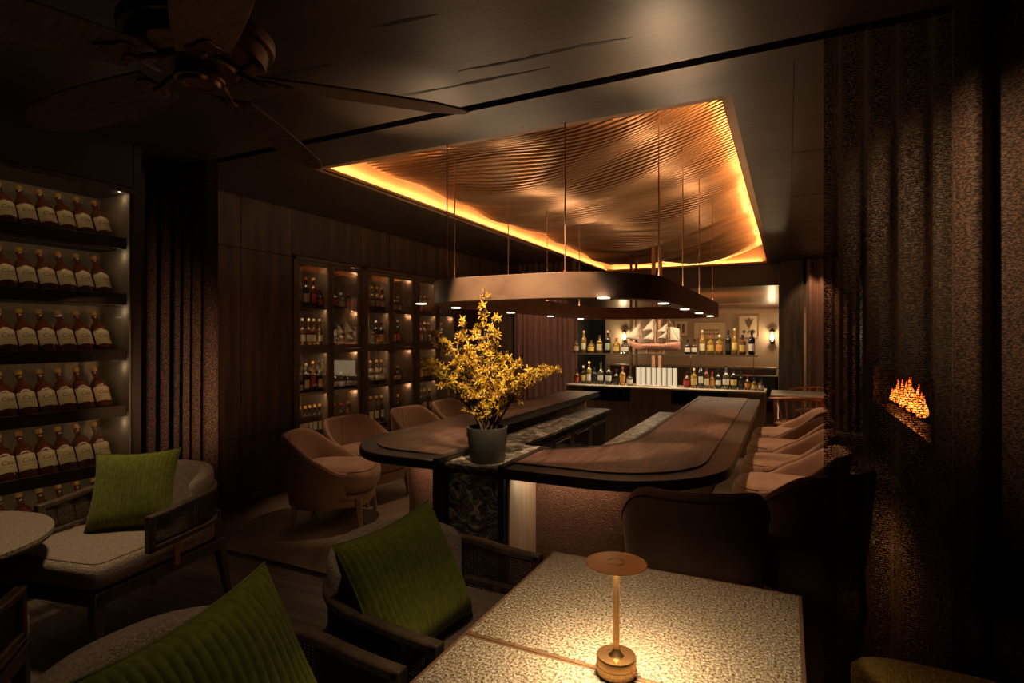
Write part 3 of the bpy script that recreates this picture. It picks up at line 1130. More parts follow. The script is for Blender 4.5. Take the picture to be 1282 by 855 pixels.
def sail_tri(b, p0, p1, p2, bulge):
    p0, p1, p2 = Vector(p0), Vector(p1), Vector(p2)
    n = 8
    idx = {}
    vs = []
    for i in range(n + 1):
        for j in range(n + 1 - i):
            a, c = i / n, j / n
            k = 1 - a - c
            p = p0 * k + p1 * a + p2 * c
            p = p + Vector((0, -1, 0)) * bulge * 27 * a * c * k
            idx[(i, j)] = len(vs)
            vs.append(p)
    fs = []
    for i in range(n):
        for j in range(n - i):
            fs.append((idx[(i, j)], idx[(i + 1, j)], idx[(i, j + 1)]))
            if i + j < n - 1:
                fs.append((idx[(i + 1, j)], idx[(i + 1, j + 1)], idx[(i, j + 1)]))
    b.add(vs, fs)


tri = [((-.35, .14), (-.175, .31), (-.19, .12)), ((-.145, .23), (-.01, .38), (-.02, .24)), ((.025, .22), (.14, .32), (.12, .21)), ((.02, .14), (.135, .22), (.12, .14)), ((.165, .27), (.265, .25), (.27, .10)), ((.165, .27), (.27, .10), (.17, .12)), ((-.145, .13), (-.015, .23), (-.02, .12))]
for tr in tri:
    b = MB()
    sail_tri(b, *[(sx + p[0], sy - .004, sz + p[1]) for p in tr], .01)
    o = b.build('sail', M['sail'], t, smooth=60, fix=False)
    q = o.modifiers.new('thick', 'SOLIDIFY')
    q.thickness = .0015
for mx_, mh in masts:
    for f0, f1, w in ((.42, .66, .055), (.68, .88, .04)):
        z0, z1 = sz + .06 + (mh - .06) * f0, sz + .06 + (mh - .06) * f1
        b = MB()
        b.grid(lambda u, v: (sx + mx_ - .012 - .014 * math.sin(PI * v), sy + (u - .5) * 2 * w * (1.1 - .2 * v), z0 + (z1 - z0) * v), 6, 6)
        o = b.build('sail', M['sail'], t, smooth=60, fix=False)
        q = o.modifiers.new('thick', 'SOLIDIFY')
        q.thickness = .0015
b = MB()
pts = [(-.37, .145), (-.17, .33), (0, .43), (.15, .35), (.29, .12)]
for p, q in zip(pts, pts[1:]):
    b.tube([(sx + p[0], sy, sz + p[1]), (sx + q[0], sy, sz + q[1])], .0012, 5)
for mx_, mh in masts:
    for s_ in (-1, 1):
        for dx in (-.02, .01, .04):
            b.tube([(sx + mx_ + dx, sy + s_ * .052, sz + .08), (sx + mx_, sy, sz + .06 + (mh - .06) * .68)], .0009, 4)
b.build('rigging', M['sail'], t)
b = MB()
b.box(sx - .11, sx + .12, sy - .03, sy + .03, 1.2305, 1.240)
for x in (-.09, .10):
    b.box(sx + x - .008, sx + x + .008, sy - .028, sy + .028, 1.240, sz + .018)
b.build('stand', M['chairwood'], t)
t.scale = (1.18, 1.18, 1.18)
t.location.x -= .02

# ================================================================== HANGING RING
RX0, RX1, RY0, RY1 = -2.30, -.68, 2.98, 7.05
t = thing('hanging_ring_light', 'long bronze ring light with rounded corners hung over the bar on thin rods', 'pendant light', (CX, 5.0, 1.67))


def rrect(x0, x1, y0, y1, r, n=12):
    return arc(x1 - r, y0 + r, r, r, -90, 0, n) + arc(x1 - r, y1 - r, r, r, 0, 90, n) + arc(x0 + r, y1 - r, r, r, 90, 180, n) + arc(x0 + r, y0 + r, r, r, 180, 270, n)


b = MB()
b.band(rrect(RX0, RX1, RY0, RY1, .60), rrect(RX0 + .11, RX1 - .11, RY0 + .11, RY1 - .11, .49), 1.672, 1.82, closed=True)
b.build('ring_band', M['brown_metal'], t, smooth=35, bevel=.003)
rods = []
for x, ys in ((RX0 + .055, (3.6, 4.5, 5.4, 6.4)), (RX1 - .055, (3.6, 4.5, 5.4, 6.4))):
    rods += [(x, y) for y in ys]
rods += [(-1.95, RY0 + .055), (-1.15, RY0 + .055), (-1.5, RY1 - .055)]
for x, y in rods:
    b = MB()
    zt = finz(x, y) + .05 if X0 + .13 < x < X1 and Y0 < y < Y1 else H
    if y < Y0:
        zt = H
    b.tube([(x, y, 1.82), (x, y, zt)], .0045, 8)
    b.lathe([(.012, 0), (.012, .012)], 10, (x, y, 1.82))
    b.build('suspension_rod', M['copper'], t, smooth=50)
dl = [(RX0 + .055, y) for y in (3.62, 4.55, 5.5, 6.45)] + [(RX1 - .055, y) for y in (3.75, 4.6, 5.4, 6.2)] + [(-.93, RY0 + .085), (-2.17, RY0 + .085)]
for x, y in dl:
    b = MB()
    b.lathe([(.034, -.004), (.034, 0)], 16, (x, y, 1.672))
    b.build('downlight', M['led_pale'], t)
    light('ring_downlight', 'SPOT', (x, y, 1.66), 9.0, SOFT, (x * .85 + CX * .15, y, .75), 0.03, angle=80, blend=.8)
for x in (-1.87, -.56):
    light('ring_uplight', 'SPOT', (x, 2.88, 2.02), 22, SOFT, (x, 2.56, H), 0.03, angle=66, blend=1.0)

# ================================================================== WALL CABINETS
CY = [3.91, 4.90, 5.89, 6.88]


def cabinet(y0, y1, label):
    t = thing('wall_cabinet', label, 'cabinet', (XL, (y0 + y1) / 2, 0), 0, 'glazed bottle cabinets on the panelled wall')
    xb, xf = XL - .40, XL + .012
    z0, zm, z1 = .10, 1.33, 2.20
    b = MB()
    b.box(xb, xf, y0, y0 + .035, 0, z1 + .035)
    b.box(xb, xf, y1 - .035, y1, 0, z1 + .035)
    b.box(xb, xf, y0, y1, z1, z1 + .035)
    b.box(xb, xf, y0, y1, 0, z0)
    b.box(xb, xf - .03, (y0 + y1) / 2 - .008, (y0 + y1) / 2 + .008, z0, z1)
    b.build('carcass', M['cabwood'], t, bevel=.003)
    b = MB()
    b.box(xb - .012, xb + .004, y0, y1, z0, z1)
    b.build('back_panel', M['cabback'], t)
    for z in (.44, .89, 1.355, 1.76):
        b = MB()
        b.box(xb, XL - .05, y0 + .035, y1 - .035, z - .024, z)
        b.build('shelf', M['shelfwood'], t, bevel=.002)
    ym = (y0 + y1) / 2
    for ya, yb, kn in ((y0 + .037, ym - .002, 1), (ym + .002, y1 - .037, -1)):
        for za, zb in ((z0 + .003, zm - .002), (zm + .002, z1 - .003)):
            b = MB()
            w = .042
            b.box(XL - .018, XL + .006, ya, ya + w, za, zb)
            b.box(XL - .018, XL + .006, yb - w, yb, za, zb)
            b.box(XL - .018, XL + .006, ya + w, yb - w, za, za + w)
            b.box(XL - .018, XL + .006, ya + w, yb - w, zb - w, zb)
            d = b.build('door', M['cabwood'], t, bevel=.003)
            MB().box(XL - .010, XL - .004, ya + w, yb - w, za + w, zb - w).build('glass_pane', M['pane'], d, local=False)
            b = MB()
            ky = yb - .020 if kn > 0 else ya + .020
            kz = za + .05 if za > 1 else zb - .05
            b.lathe([(.005, 0), (.005, .012), (.011, .016), (.011, .024), (.006, .028)], 12, mat=Matrix.Translation((XL + .006, ky, kz)) @ Matrix.Rotation(PI / 2, 4, 'Y'))
            b.build('knob', M['steel'], d, smooth=50, local=False)
    for z in (2.185, 1.73, 1.295, .86):
        light('cabinet_light', 'POINT', (XL - .10, y1 - .065, z - .02), .40, (1, .56, .28), size=.012)
        light('cabinet_bottle_fill', 'AREA', (XL - .055, (y0 + y1) / 2 - .1, z), 1.15, (1, .62, .34), (XL - .16, (y0 + y1) / 2 - .1, z - .3), .75, .012)  # added fill on the bottles; the shelves carry no such strip
    return t


cn = ['nearest the dark open-weave drape', 'in the middle of the panelled wall', 'farthest along, behind the potted plant']
for i in range(3):
    cabinet(CY[i], CY[i + 1], 'tall glazed wall cabinet of bottles, %s' % cn[i])
SHELF = ['bottom shelf', 'second shelf up', 'third shelf up', 'top shelf']
ZS = [.44, .89, 1.355, 1.76]
pat = [
    # (left bay shelf1..4 , right bay shelf 1..4)   from the bottom up
    ([[('slim', 'dark', 'cream', 'gold')] * 7, [('tall', 'dark', 'orange', 'red'), ('round', 'dark', 'tan', 'black'), ('tall', 'dark', 'yellow', 'gold'), ('slim', 'amber', 'red', 'gold'), ('tall', 'dark', 'orange', 'black')],
      [('decant', 'amber', 'white', 'white')] * 6, [('tall', 'dark', 'orange', 'red'), ('slim', 'clear', 'black', 'black'), ('tall', 'dark', 'tan', 'red'), ('tall', 'amber', 'red', 'gold'), ('squat', 'dark', 'red', 'black')]],
     [[('tall', 'dark', 'red', 'red'), ('tall', 'dark', 'cream', 'red'), ('tall', 'dark', 'red', 'red'), ('tall', 'amber', 'orange', 'gold')], [('squat', 'dark', 'green', 'white'), ('round', 'dark', 'red', 'black'), ('squat', 'clear', 'white', 'white'), ('squat', 'dark', 'red', 'red')],
      [('decant', 'amber', 'white', 'white'), ('round', 'dark', 'black', 'black'), ('square', 'dark', 'tan', 'black')], [('squat', 'dark', 'green', 'white'), ('round', 'dark', 'red', 'black'), ('squat', 'clear', 'green', 'white'), ('squat', 'dark', 'red', 'red')]]),
    ([[('slim', 'dark', 'cream', 'gold')] * 5, [('decant', 'amber', 'cream', 'gold')] * 5, [('squat', 'dark', 'orange', 'gold'), ('squat', 'dark', 'red', 'black'), ('square', 'clear', 'green', 'black'), ('tall', 'dark', 'red', 'white'), ('tall', 'dark', 'orange', 'red')], [('decant', 'amber', 'tan', 'gold')] * 5],
     [[('tall', 'dark', 'tan', 'gold')] * 3, [('round', 'dark', 'orange', 'gold')] * 3, [('tall', 'dark', 'red', 'black'), ('tall', 'dark', 'orange', 'red'), ('slim', 'dark', 'red', 'gold')], [('round', 'dark', 'tan', 'gold')] * 3]),
    ([[('slim', 'dark', 'tan', 'gold')] * 5, [('square', 'gold', 'yellow', 'gold')] * 5, [('tall', 'amber', 'tan', 'gold')] * 5, [('square', 'gold', 'orange', 'gold')] * 5],
     [[('tall', 'dark', 'tan', 'gold')] * 2, [('round', 'dark', 'orange', 'gold')] * 2, [('tall', 'amber', 'tan', 'gold')] * 3, [('round', 'dark', 'tan', 'gold')] * 2]),
]
for ci in range(3):
    y0, y1 = CY[ci], CY[ci + 1]
    ym = (y0 + y1) / 2
    for bi, bay in enumerate(pat[ci]):
        for si, row in enumerate(bay):
            n = len(row)
            if bi == 0:
                ys = [y0 + .085 + k * (.385 / max(1, n - 1)) for k in range(n)]
            else:
                ys = [ym + .085 + k * .105 for k in range(n)]
            for k, sp in enumerate(row):
                o = bottle(*sp)
                gap = abs(ys[1] - ys[0]) if n > 1 else .1
                sc = min(.95, .45 * gap / SHAPES[sp[0]][0])
                o.scale = (sc, sc, min(.95, sc + .2))
                o.location = (XL - .13 + random.uniform(-.01, .01), ys[k], ZS[si] + .0005)
                o.rotation_euler = (0, 0, PI / 2 + random.uniform(-.2, .2))
                tag(o, '%s bottle, %s label, %s on %s, %s bay, %s cabinet' % (sp[1], sp[2], ORD[k], SHELF[si], ['first', 'second'][bi], ['drape-side', 'middle', 'plant-side'][ci]),
                    'bottle', 'bottles in the wall cabinets')

# ================================================================== DISPLAY NICHE (front left)
t = thing('display_cabinet', 'glass-fronted display niche of tilted whiskey bottles beside the dark drape', 'display cabinet', (-3.95, 1.36, 0))
ND0, ND1 = .56, 2.15
b = MB()
b.box(-4.10, -4.08, ND0, ND1, .10, 2.38)
b.build('back_panel', M['niche'], t)
b = MB()
b.box(-4.08, -3.752, ND1 - .012, ND1 + .005, .10, 2.38)
b.build('side_panel', M['niche'], t)
b = MB()
b.box(-4.08, -3.752, ND0 - .005, ND0 + .012, .10, 2.38)
b.build('side_panel', M['niche'], t)
b = MB()
b.box(-4.10, -3.745, ND0, ND1 + .02, 2.36, 2.395)
b.box(-4.10, -3.745, ND0, ND1 + .02, 0, .10)
b.box(-3.765, -3.742, ND1 - .004, ND1 + .008, .10, 2.36)
b.build('frame', M['steel'], t, bevel=.003)
ZD = [.31, .66, 1.01, 1.363, 1.716, 2.07]
LEAN = R(26)
for z in ZD:
    b = MB()
    c_, s_ = math.cos(LEAN), math.sin(LEAN)
    # fascia board with a tilted cradle behind it
    b.box(-3.800, -3.785, ND0 + .012, ND1 - .012, z - .062, z + .010)
    xa, za = -3.80, z + .001
    xb_, zb_ = -3.80 - .115 * c_, z - .115 * s_
    b.hexa([(xa, ND0 + .012, za - .012), (xa, ND1 - .012, za - .012), (xb_, ND1 - .012, zb_ - .012), (xb_, ND0 + .012, zb_ - .012)],
           [(xa, ND0 + .012, za), (xa, ND1 - .012, za), (xb_, ND1 - .012, zb_), (xb_, ND0 + .012, zb_)])
    b.box(-4.08, xb_ + .004, ND0 + .012, ND1 - .012, zb_ - .014, zb_ - .002)
    b.build('shelf', M['shelfwood'], t, bevel=.002)
ge = [(ND0 + .005, 1.08), (1.085, 1.607), (1.612, 1.898), (1.903, ND1 - .006)]
for ya, yb in ge:
    b = MB()
    b.box(-3.757, -3.749, ya, yb, .103, 2.357)
    b.build('glass_panel', M['pane'], t)
for k, z in enumerate(ZD):
    zt = ZD[k + 1] - .09 if k < 5 else 2.345
    light('niche_strip_light', 'AREA', (-3.80, 1.45, zt - .008), .31, (1, .68, .36), (-3.98, 1.45, zt - .25), 1.35, .02)
    light('niche_end_light', 'POINT', (-3.80, ND1 - .045, zt - .006), .035, (1, .80, .52), size=.008)
YBOT = [2.045, 1.945, 1.848, 1.752, 1.655, 1.56, 1.465]
ROWN = ['lowest visible shelf', 'second shelf up', 'third shelf up', 'fourth shelf up', 'fifth shelf up', 'top shelf']
for si, z in enumerate(ZD):
    for k, y in enumerate(YBOT):
        o = bottle('whiskey', 'russet', 'parchment', 'gold', 'whiskey_bottle', 20, 'Cass')
        m = Matrix.Translation((-3.80 - .051 * math.cos(LEAN), y, z - .049 * math.sin(LEAN) + .002)) @ Matrix.Rotation(-LEAN, 4, 'Y') @ Matrix.Rotation(PI / 2, 4, 'Z')
        o.matrix_world = m
        tag(o, 'tilted whiskey bottle with cream label, %s from the drape on the %s' % (ORD[k], ROWN[si]), 'bottle', 'tilted whiskey bottles in the display niche')


# ================================================================== CURTAINS
def curtain(name, mat, pts, z0, z1, amp, wl, label, cat='curtain', nz=10, rnd=1, thick=.002):
    """folded cloth along a plan polyline"""
    rg = random.Random(rnd)
    P_ = [Vector((p[0], p[1])) for p in pts]
    L = [0]
    for a, c in zip(P_, P_[1:]):
        L.append(L[-1] + (c - a).length)
    tot = L[-1]
    n = int(tot / wl * 14)

    def at(s):
        for i in range(len(P_) - 1):
            if s <= L[i + 1] + 1e-9:
                k = (s - L[i]) / (L[i + 1] - L[i])
                d = (P_[i + 1] - P_[i]).normalized()
                return P_[i].lerp(P_[i + 1], k), Vector((-d.y, d.x))
        return P_[-1], Vector((0, 1))
    ph = [rg.uniform(0, 6.28) for _ in range(4)]

    def fn(u, v):
        s = u * tot
        p, nn = at(min(s, tot))
        a = 2 * PI * s / wl + 1.1 * math.sin(s * 7.3 / (wl * 6) + ph[0]) + .5 * math.sin(s / wl * 2.1 + ph[1])
        d = amp * (math.sin(a) + .28 * math.sin(2 * a + ph[2])) * (1 + .25 * math.sin(s / wl * 1.3 + ph[3])) * (.82 + .18 * v + .05 * math.sin(v * 5 + a))
        sh = .3 * amp * math.cos(a)
        d2 = Vector((nn.y, -nn.x))
        return (p.x + nn.x * d + d2.x * sh, p.y + nn.y * d + d2.y * sh, z1 + (z0 - z1) * v)
    b = MB()
    b.grid(fn, n, nz)
    o = b.build(name, mat, None, smooth=70, fix=False)
    return tag(o, label, cat)


curtain('drape', M['curtain'], [(-4.22, 2.50), (-3.92, 2.60), (-3.60, 2.62)], .012, H + .035, .046, .105, 'dark open-weave drape between the bottle niche and the panelled wall', rnd=3)
curtain('sheer_curtain', M['sheer'], [(.125, 2.62), (.80, 2.62)], .012, H + .035, .034, .115, 'dark sheer curtain hanging in front of the fireplace and tub chairs', rnd=5)
curtain('drape', M['curtain'], [(.53, 2.55), (1.0, 2.50), (1.6, 2.36)], .012, H + .0, .050, .12, 'heavy dark drape with deep folds overlapping the sheer curtain', rnd=8)
curtain('drape', M['backcurtain'], [(-4.2, 8.62), (-3.05, 8.62)], .012, H - .005, .035, .11, 'plum brown drape hanging beyond the wall cabinets', rnd=9)
curtain('drape', M['backcurtain'], [(.25, 10.0), (.97, 10.0)], .012, H - .005, .035, .12, 'brown drape beside the wood pillar at the far end', rnd=4)

# ================================================================== PLANT
pl = thing('potted_plant', 'yellow flowering shrub in a charcoal pot on the marble plinth', 'plant', (-1.585, 2.90, .7255))
px, py, pz = -1.585, 2.90, .7255
b = MB()
b.lathe([(.098, 0), (.101, .004), (.120, .192), (.121, .20), (.112, .20), (.108, .178)], 36, (px, py, pz), capt=False)
b.build('pot', M['potmat'], pl, smooth=50)
b = MB()
b.lathe([(.02, .178), (.109, .176), (.109, .172)], 24, (px, py, pz), capb=True, capt=True)
b.build('soil', M['soil'], pl)
RV = Vector((.898, .44, 0))
FV = Vector((-.44, .898, 0))
# tips: (right offset, depth offset, height above soil)
branches = [(-.02, .02, .80), (.04, -.05, .66), (-.06, .06, .60), (-.30, .0, .56), (-.22, -.06, .50), (-.36, .05, .36), (-.16, .08, .55), (.10, .05, .44), (.17, -.03, .40),
            (.38, .04, .33), (.24, .09, .30), (-.10, -.10, .46), (-.24, .02, .27), (.12, -.10, .30), (.0, .10, .50), (-.08, -.05, .22), (.07, .02, .24), (-.16, .02, .20), (.13, .05, .20), (.02, -.08, .36), (.30, -.02, .36), (-.33, -.04, .40), (.06, .0, .56), (-.13, -.03, .62)]
rg = random.Random(21)


def petal_flower(b, p, nrm, s):
    """four narrow petals round a short cup"""
    nrm = nrm.normalized()
    a = nrm.orthogonal().normalized()
    c = nrm.cross(a)
    r0 = rg.uniform(0, 6.28)
    for k in range(4):
        th = r0 + k * PI / 2
        d = a * math.cos(th) + c * math.sin(th)
        e = nrm.cross(d)
        q = [p, p + d * s * .45 + e * s * .17 + nrm * s * .25, p + d * s + nrm * s * .30, p + d * s * .45 - e * s * .17 + nrm * s * .25, p + d * s * .5 + nrm * s * .14]
        b.add(q, [(0, 1, 4), (1, 2, 4), (2, 3, 4), (3, 0, 4)])


for bi, (ro, fo, hh) in enumerate(branches):
    base = Vector((px, py, pz + .175)) + RV * ro * .10 + FV * fo * .3 + Vector((rg.uniform(-.02, .02), rg.uniform(-.02, .02), 0))
    tip = Vector((px, py, pz + .175 + hh * 1.04)) + RV * ro * 1.12 + FV * fo
    mid = base.lerp(tip, .5) + Vector((0, 0, .10 * abs(ro) / .3)) - RV * ro * .16
    n = 14
    pts = []
    for i in range(n + 1):
        u = i / n
        p = base * (1 - u) ** 2 + mid * 2 * u * (1 - u) + tip * u * u
        p = p + Vector((rg.uniform(-1, 1), rg.uniform(-1, 1), rg.uniform(-1, 1))) * .008 * (u > 0)
        pts.append(p)
    b = MB()
    b.tube(pts, [.0065 * (1 - .8 * i / n) + .0012 for i in range(n + 1)], 6)
    twigs = []
    for i in range(4, n):
        for _ in range(3):
            d = Vector((rg.uniform(-1, 1), rg.uniform(-1, 1), rg.uniform(-.1, 1.0))).normalized()
            L = rg.uniform(.03, .085) * (1.15 - .5 * i / n)
            e = pts[i] + d * L
            b.tube([pts[i], pts[i].lerp(e, .5) + Vector((0, 0, .004)), e], [.0022, .0016, .001], 4)
            twigs.append((pts[i], e))
    br = b.build('branch', M['bark'], pl, smooth=60)
    f = MB()
    for (p0, p1) in twigs:
        for q in range(rg.choice((2, 3, 3, 4))):
            u = .35 + .65 * (q + rg.random() * .6) / 3.5
            p = p0.lerp(p1, min(u, 1.0)) + Vector((rg.uniform(-1, 1), rg.uniform(-1, 1), rg.uniform(-.5, 1))) * .008
            d = Vector((rg.uniform(-1, 1), rg.uniform(-1, 1), rg.uniform(-.4, 1.1)))
            petal_flower(f, p, d, rg.uniform(.017, .031))
    for i in range(8, n + 1):
        petal_flower(f, pts[i], Vector((rg.uniform(-1, 1), rg.uniform(-1, 1), rg.uniform(0, 1.2))), rg.uniform(.017, .030))
    f.build('blossom', M['blossom'], br, fix=False)


# ================================================================== TUB CHAIRS
def sm(t):
    t = max(0, min(1, t))
    return t * t * (3 - 2 * t)


def tub_chair(label, group, loc, rotz):
    t = thing('tub_chair', label, 'chair', (0, 0, 0), 0, group)
    A = R(128)

    def rim(th):
        a = abs(th) / A
        return .70 - .265 * sm((a - .26) / .72) ** 1.1

    def plan(th, k):
        # back is +y; superellipse, k scales
        c, s = math.sin(th), math.cos(th)
        e = .80
        x = .335 * math.copysign(abs(c) ** e, c)
        y = .315 * math.copysign(abs(s) ** e, s)
        return x * k, y * k

    def fn(u, v):
        th = -A + 2 * A * u
        h = rim(th)
        # closed section v 0..1: outer bottom -> outer top -> over -> inner bottom
        endk = 1 - .25 * max(0, (abs(th) / A - .93) / .07) ** 2
        T = .075 * endk
        prof = [(0.0, .155, .86), (.10, .17, .90), (.25, .33, .95), (.40, h - .035, 1.0), (.46, h - .008, .985), (.52, h, .95), (.58, h - .008, .905), (.64, h - .04, .885), (.82, .40, .84), (1.0, .30, .80)]
        for a, c in zip(prof, prof[1:]):
            if v <= c[0] + 1e-9:
                k = (v - a[0]) / (c[0] - a[0])
                z = a[1] + (c[1] - a[1]) * k
                sc = a[2] + (c[2] - a[2]) * k
                break
        # rear of the shell leans out with height
        lean = .035 * max(0, math.cos(th)) * (z - .2) / .5
        x, y = plan(th, sc)
        return (x, y + lean, max(z, .155))
    b = MB()
    nu, nv = 44, 22
    b.grid(fn, nu, nv, closev=False)
    # close the bottom and arm ends
    m = nv + 1
    b.f += [tuple(j for j in range(m))[::1], tuple(nu * m + j for j in range(m))[::-1]]
    b.mi += [0, 0]
    b.f += [(i * m, (i + 1) * m, (i + 1) * m + nv, i * m + nv) for i in range(nu)]
    b.mi += [0] * nu
    sh = b.build('back_shell', M['velvet'], t, smooth=60)
    b = MB()
    rp = []
    for i in range(41):
        th = -A * .985 + 2 * A * .985 * i / 40
        p = fn((th + A) / (2 * A), .405)
        rp.append((p[0] * 1.004, p[1] * 1.004, p[2]))
    b.tube(rp, .0045, 6)
    b.build('piping', M['velvet_pipe'], sh, smooth=60)
    b = MB()
    b.tube([fn(.5, .64 + .36 * i / 8)[0:1] + (fn(.5, .64 + .36 * i / 8)[1] - .002, fn(.5, .64 + .36 * i / 8)[2]) for i in range(9)], .003, 5)
    b.build('back_seam', M['velvet_pipe'], sh)
    # seat: puffed cushion whose front bulges past the arms
    def seat(u, v):
        th = 2 * PI * u
        ph = -PI / 2 + PI * v
        c, s = math.cos(th), math.sin(th)
        ee = .55
        rx, ry = .275, .315
        cp = math.cos(ph)
        x = rx * math.copysign(abs(c) ** ee, c) * abs(cp) ** .35
        y = ry * math.copysign(abs(s) ** ee, s) * abs(cp) ** .35 - .075
        z = .355 + .110 * math.copysign(abs(math.sin(ph)) ** .7, math.sin(ph))
        return (x, y, z)
    b = MB()
    b.grid(seat, 40, 18, closeu=True)
    st = b.build('seat_cushion', M['velvet'], t, smooth=70)
    b = MB()
    b.tube([Vector(seat(.5 + .5 * i / 30, .70)) * 1.0 for i in range(31)], .004, 5)
    b.build('piping', M['velvet_pipe'], st, smooth=60)
    b = MB()
    ring_o = arc(0, -.06, .285, .30, 0, 360, 32)[:-1]
    ring_o = [(.285 * math.copysign(abs(math.cos(R(a))) ** .6, math.cos(R(a))), -.055 + .30 * math.copysign(abs(math.sin(R(a))) ** .6, math.sin(R(a)))) for a in range(0, 360, 10)]
    b.prism(ring_o, .225, .255)
    b.build('seat_rail', M['chairwood'], t, bevel=.003)
    b = MB()
    b.prism([(x * .97, y * .97) for x, y in ring_o], .165, .224)
    b.build('apron', M['velvet'], t, bevel=.006)
    for sx_ in (-1, 1):
        for sy_ in (-1, 1):
            b = MB()
            x, y = sx_ * .235, -.055 + sy_ * .235
            w0, w1 = .013, .020
            X_, Y_ = x + sx_ * .018, y + sy_ * .022
            b.hexa([(X_ - w0, Y_ - w0, 0), (X_ + w0, Y_ - w0, 0), (X_ + w0, Y_ + w0, 0), (X_ - w0, Y_ + w0, 0)],
                   [(x - w1, y - w1, .23), (x + w1, y - w1, .23), (x + w1, y + w1, .23), (x - w1, y + w1, .23)])
            b.build('leg', M['chairwood'], t, bevel=.003)
    t.location = (loc[0], loc[1], 0)
    t.rotation_euler = (0, 0, rotz)
    return t


GL_, GR_ = 'caramel tub chairs along the wall cabinets', 'caramel tub chairs along the long bar wing'
tub0 = tub_chair('caramel velvet tub chair seen from behind, nearest the dark drape on the cabinet side', GL_, (-3.28, 3.38), R(118))
for x, y, a, lab, g in [
    (-3.50, 4.05, 84, 'caramel velvet tub chair facing the rounded bar end, second from the drape', GL_),
    (-3.43, 4.92, 88, 'caramel velvet tub chair half hidden by the rounded bar end, third from the drape', GL_),
    (-3.43, 5.68, 90, 'caramel velvet tub chair behind the yellow blossoms, farthest of the cabinet row', GL_),
    (-.42, 2.85, 194, 'tub chair in dark silhouette with its back to the square tables', 'tub chairs at the near bar corner'),
    (.04, 3.42, 228, 'dark-backed tub chair at the bar corner, its edge behind the sheer curtain', 'tub chairs at the near bar corner'),
    (.03, 4.33, -90, 'caramel tub chair with lit seat, nearest of the lit row along the bar', GR_),
    (.03, 5.12, -90, 'caramel tub chair with lit seat, second of the lit row along the bar', GR_),
    (.03, 5.90, -90, 'caramel tub chair with lit seat, third of the lit row along the bar', GR_),
    (.03, 6.66, -90, 'caramel tub chair with lit seat, farthest of the lit row by the back bar', GR_)]:
    o = copy_tree(tub0)
    o.location = (x, y, 0)
    o.rotation_euler = (0, 0, R(a))
    if a in (194, 228):
        o.scale = (1, 1, 1.12)
    tag(o, lab, 'chair', g)


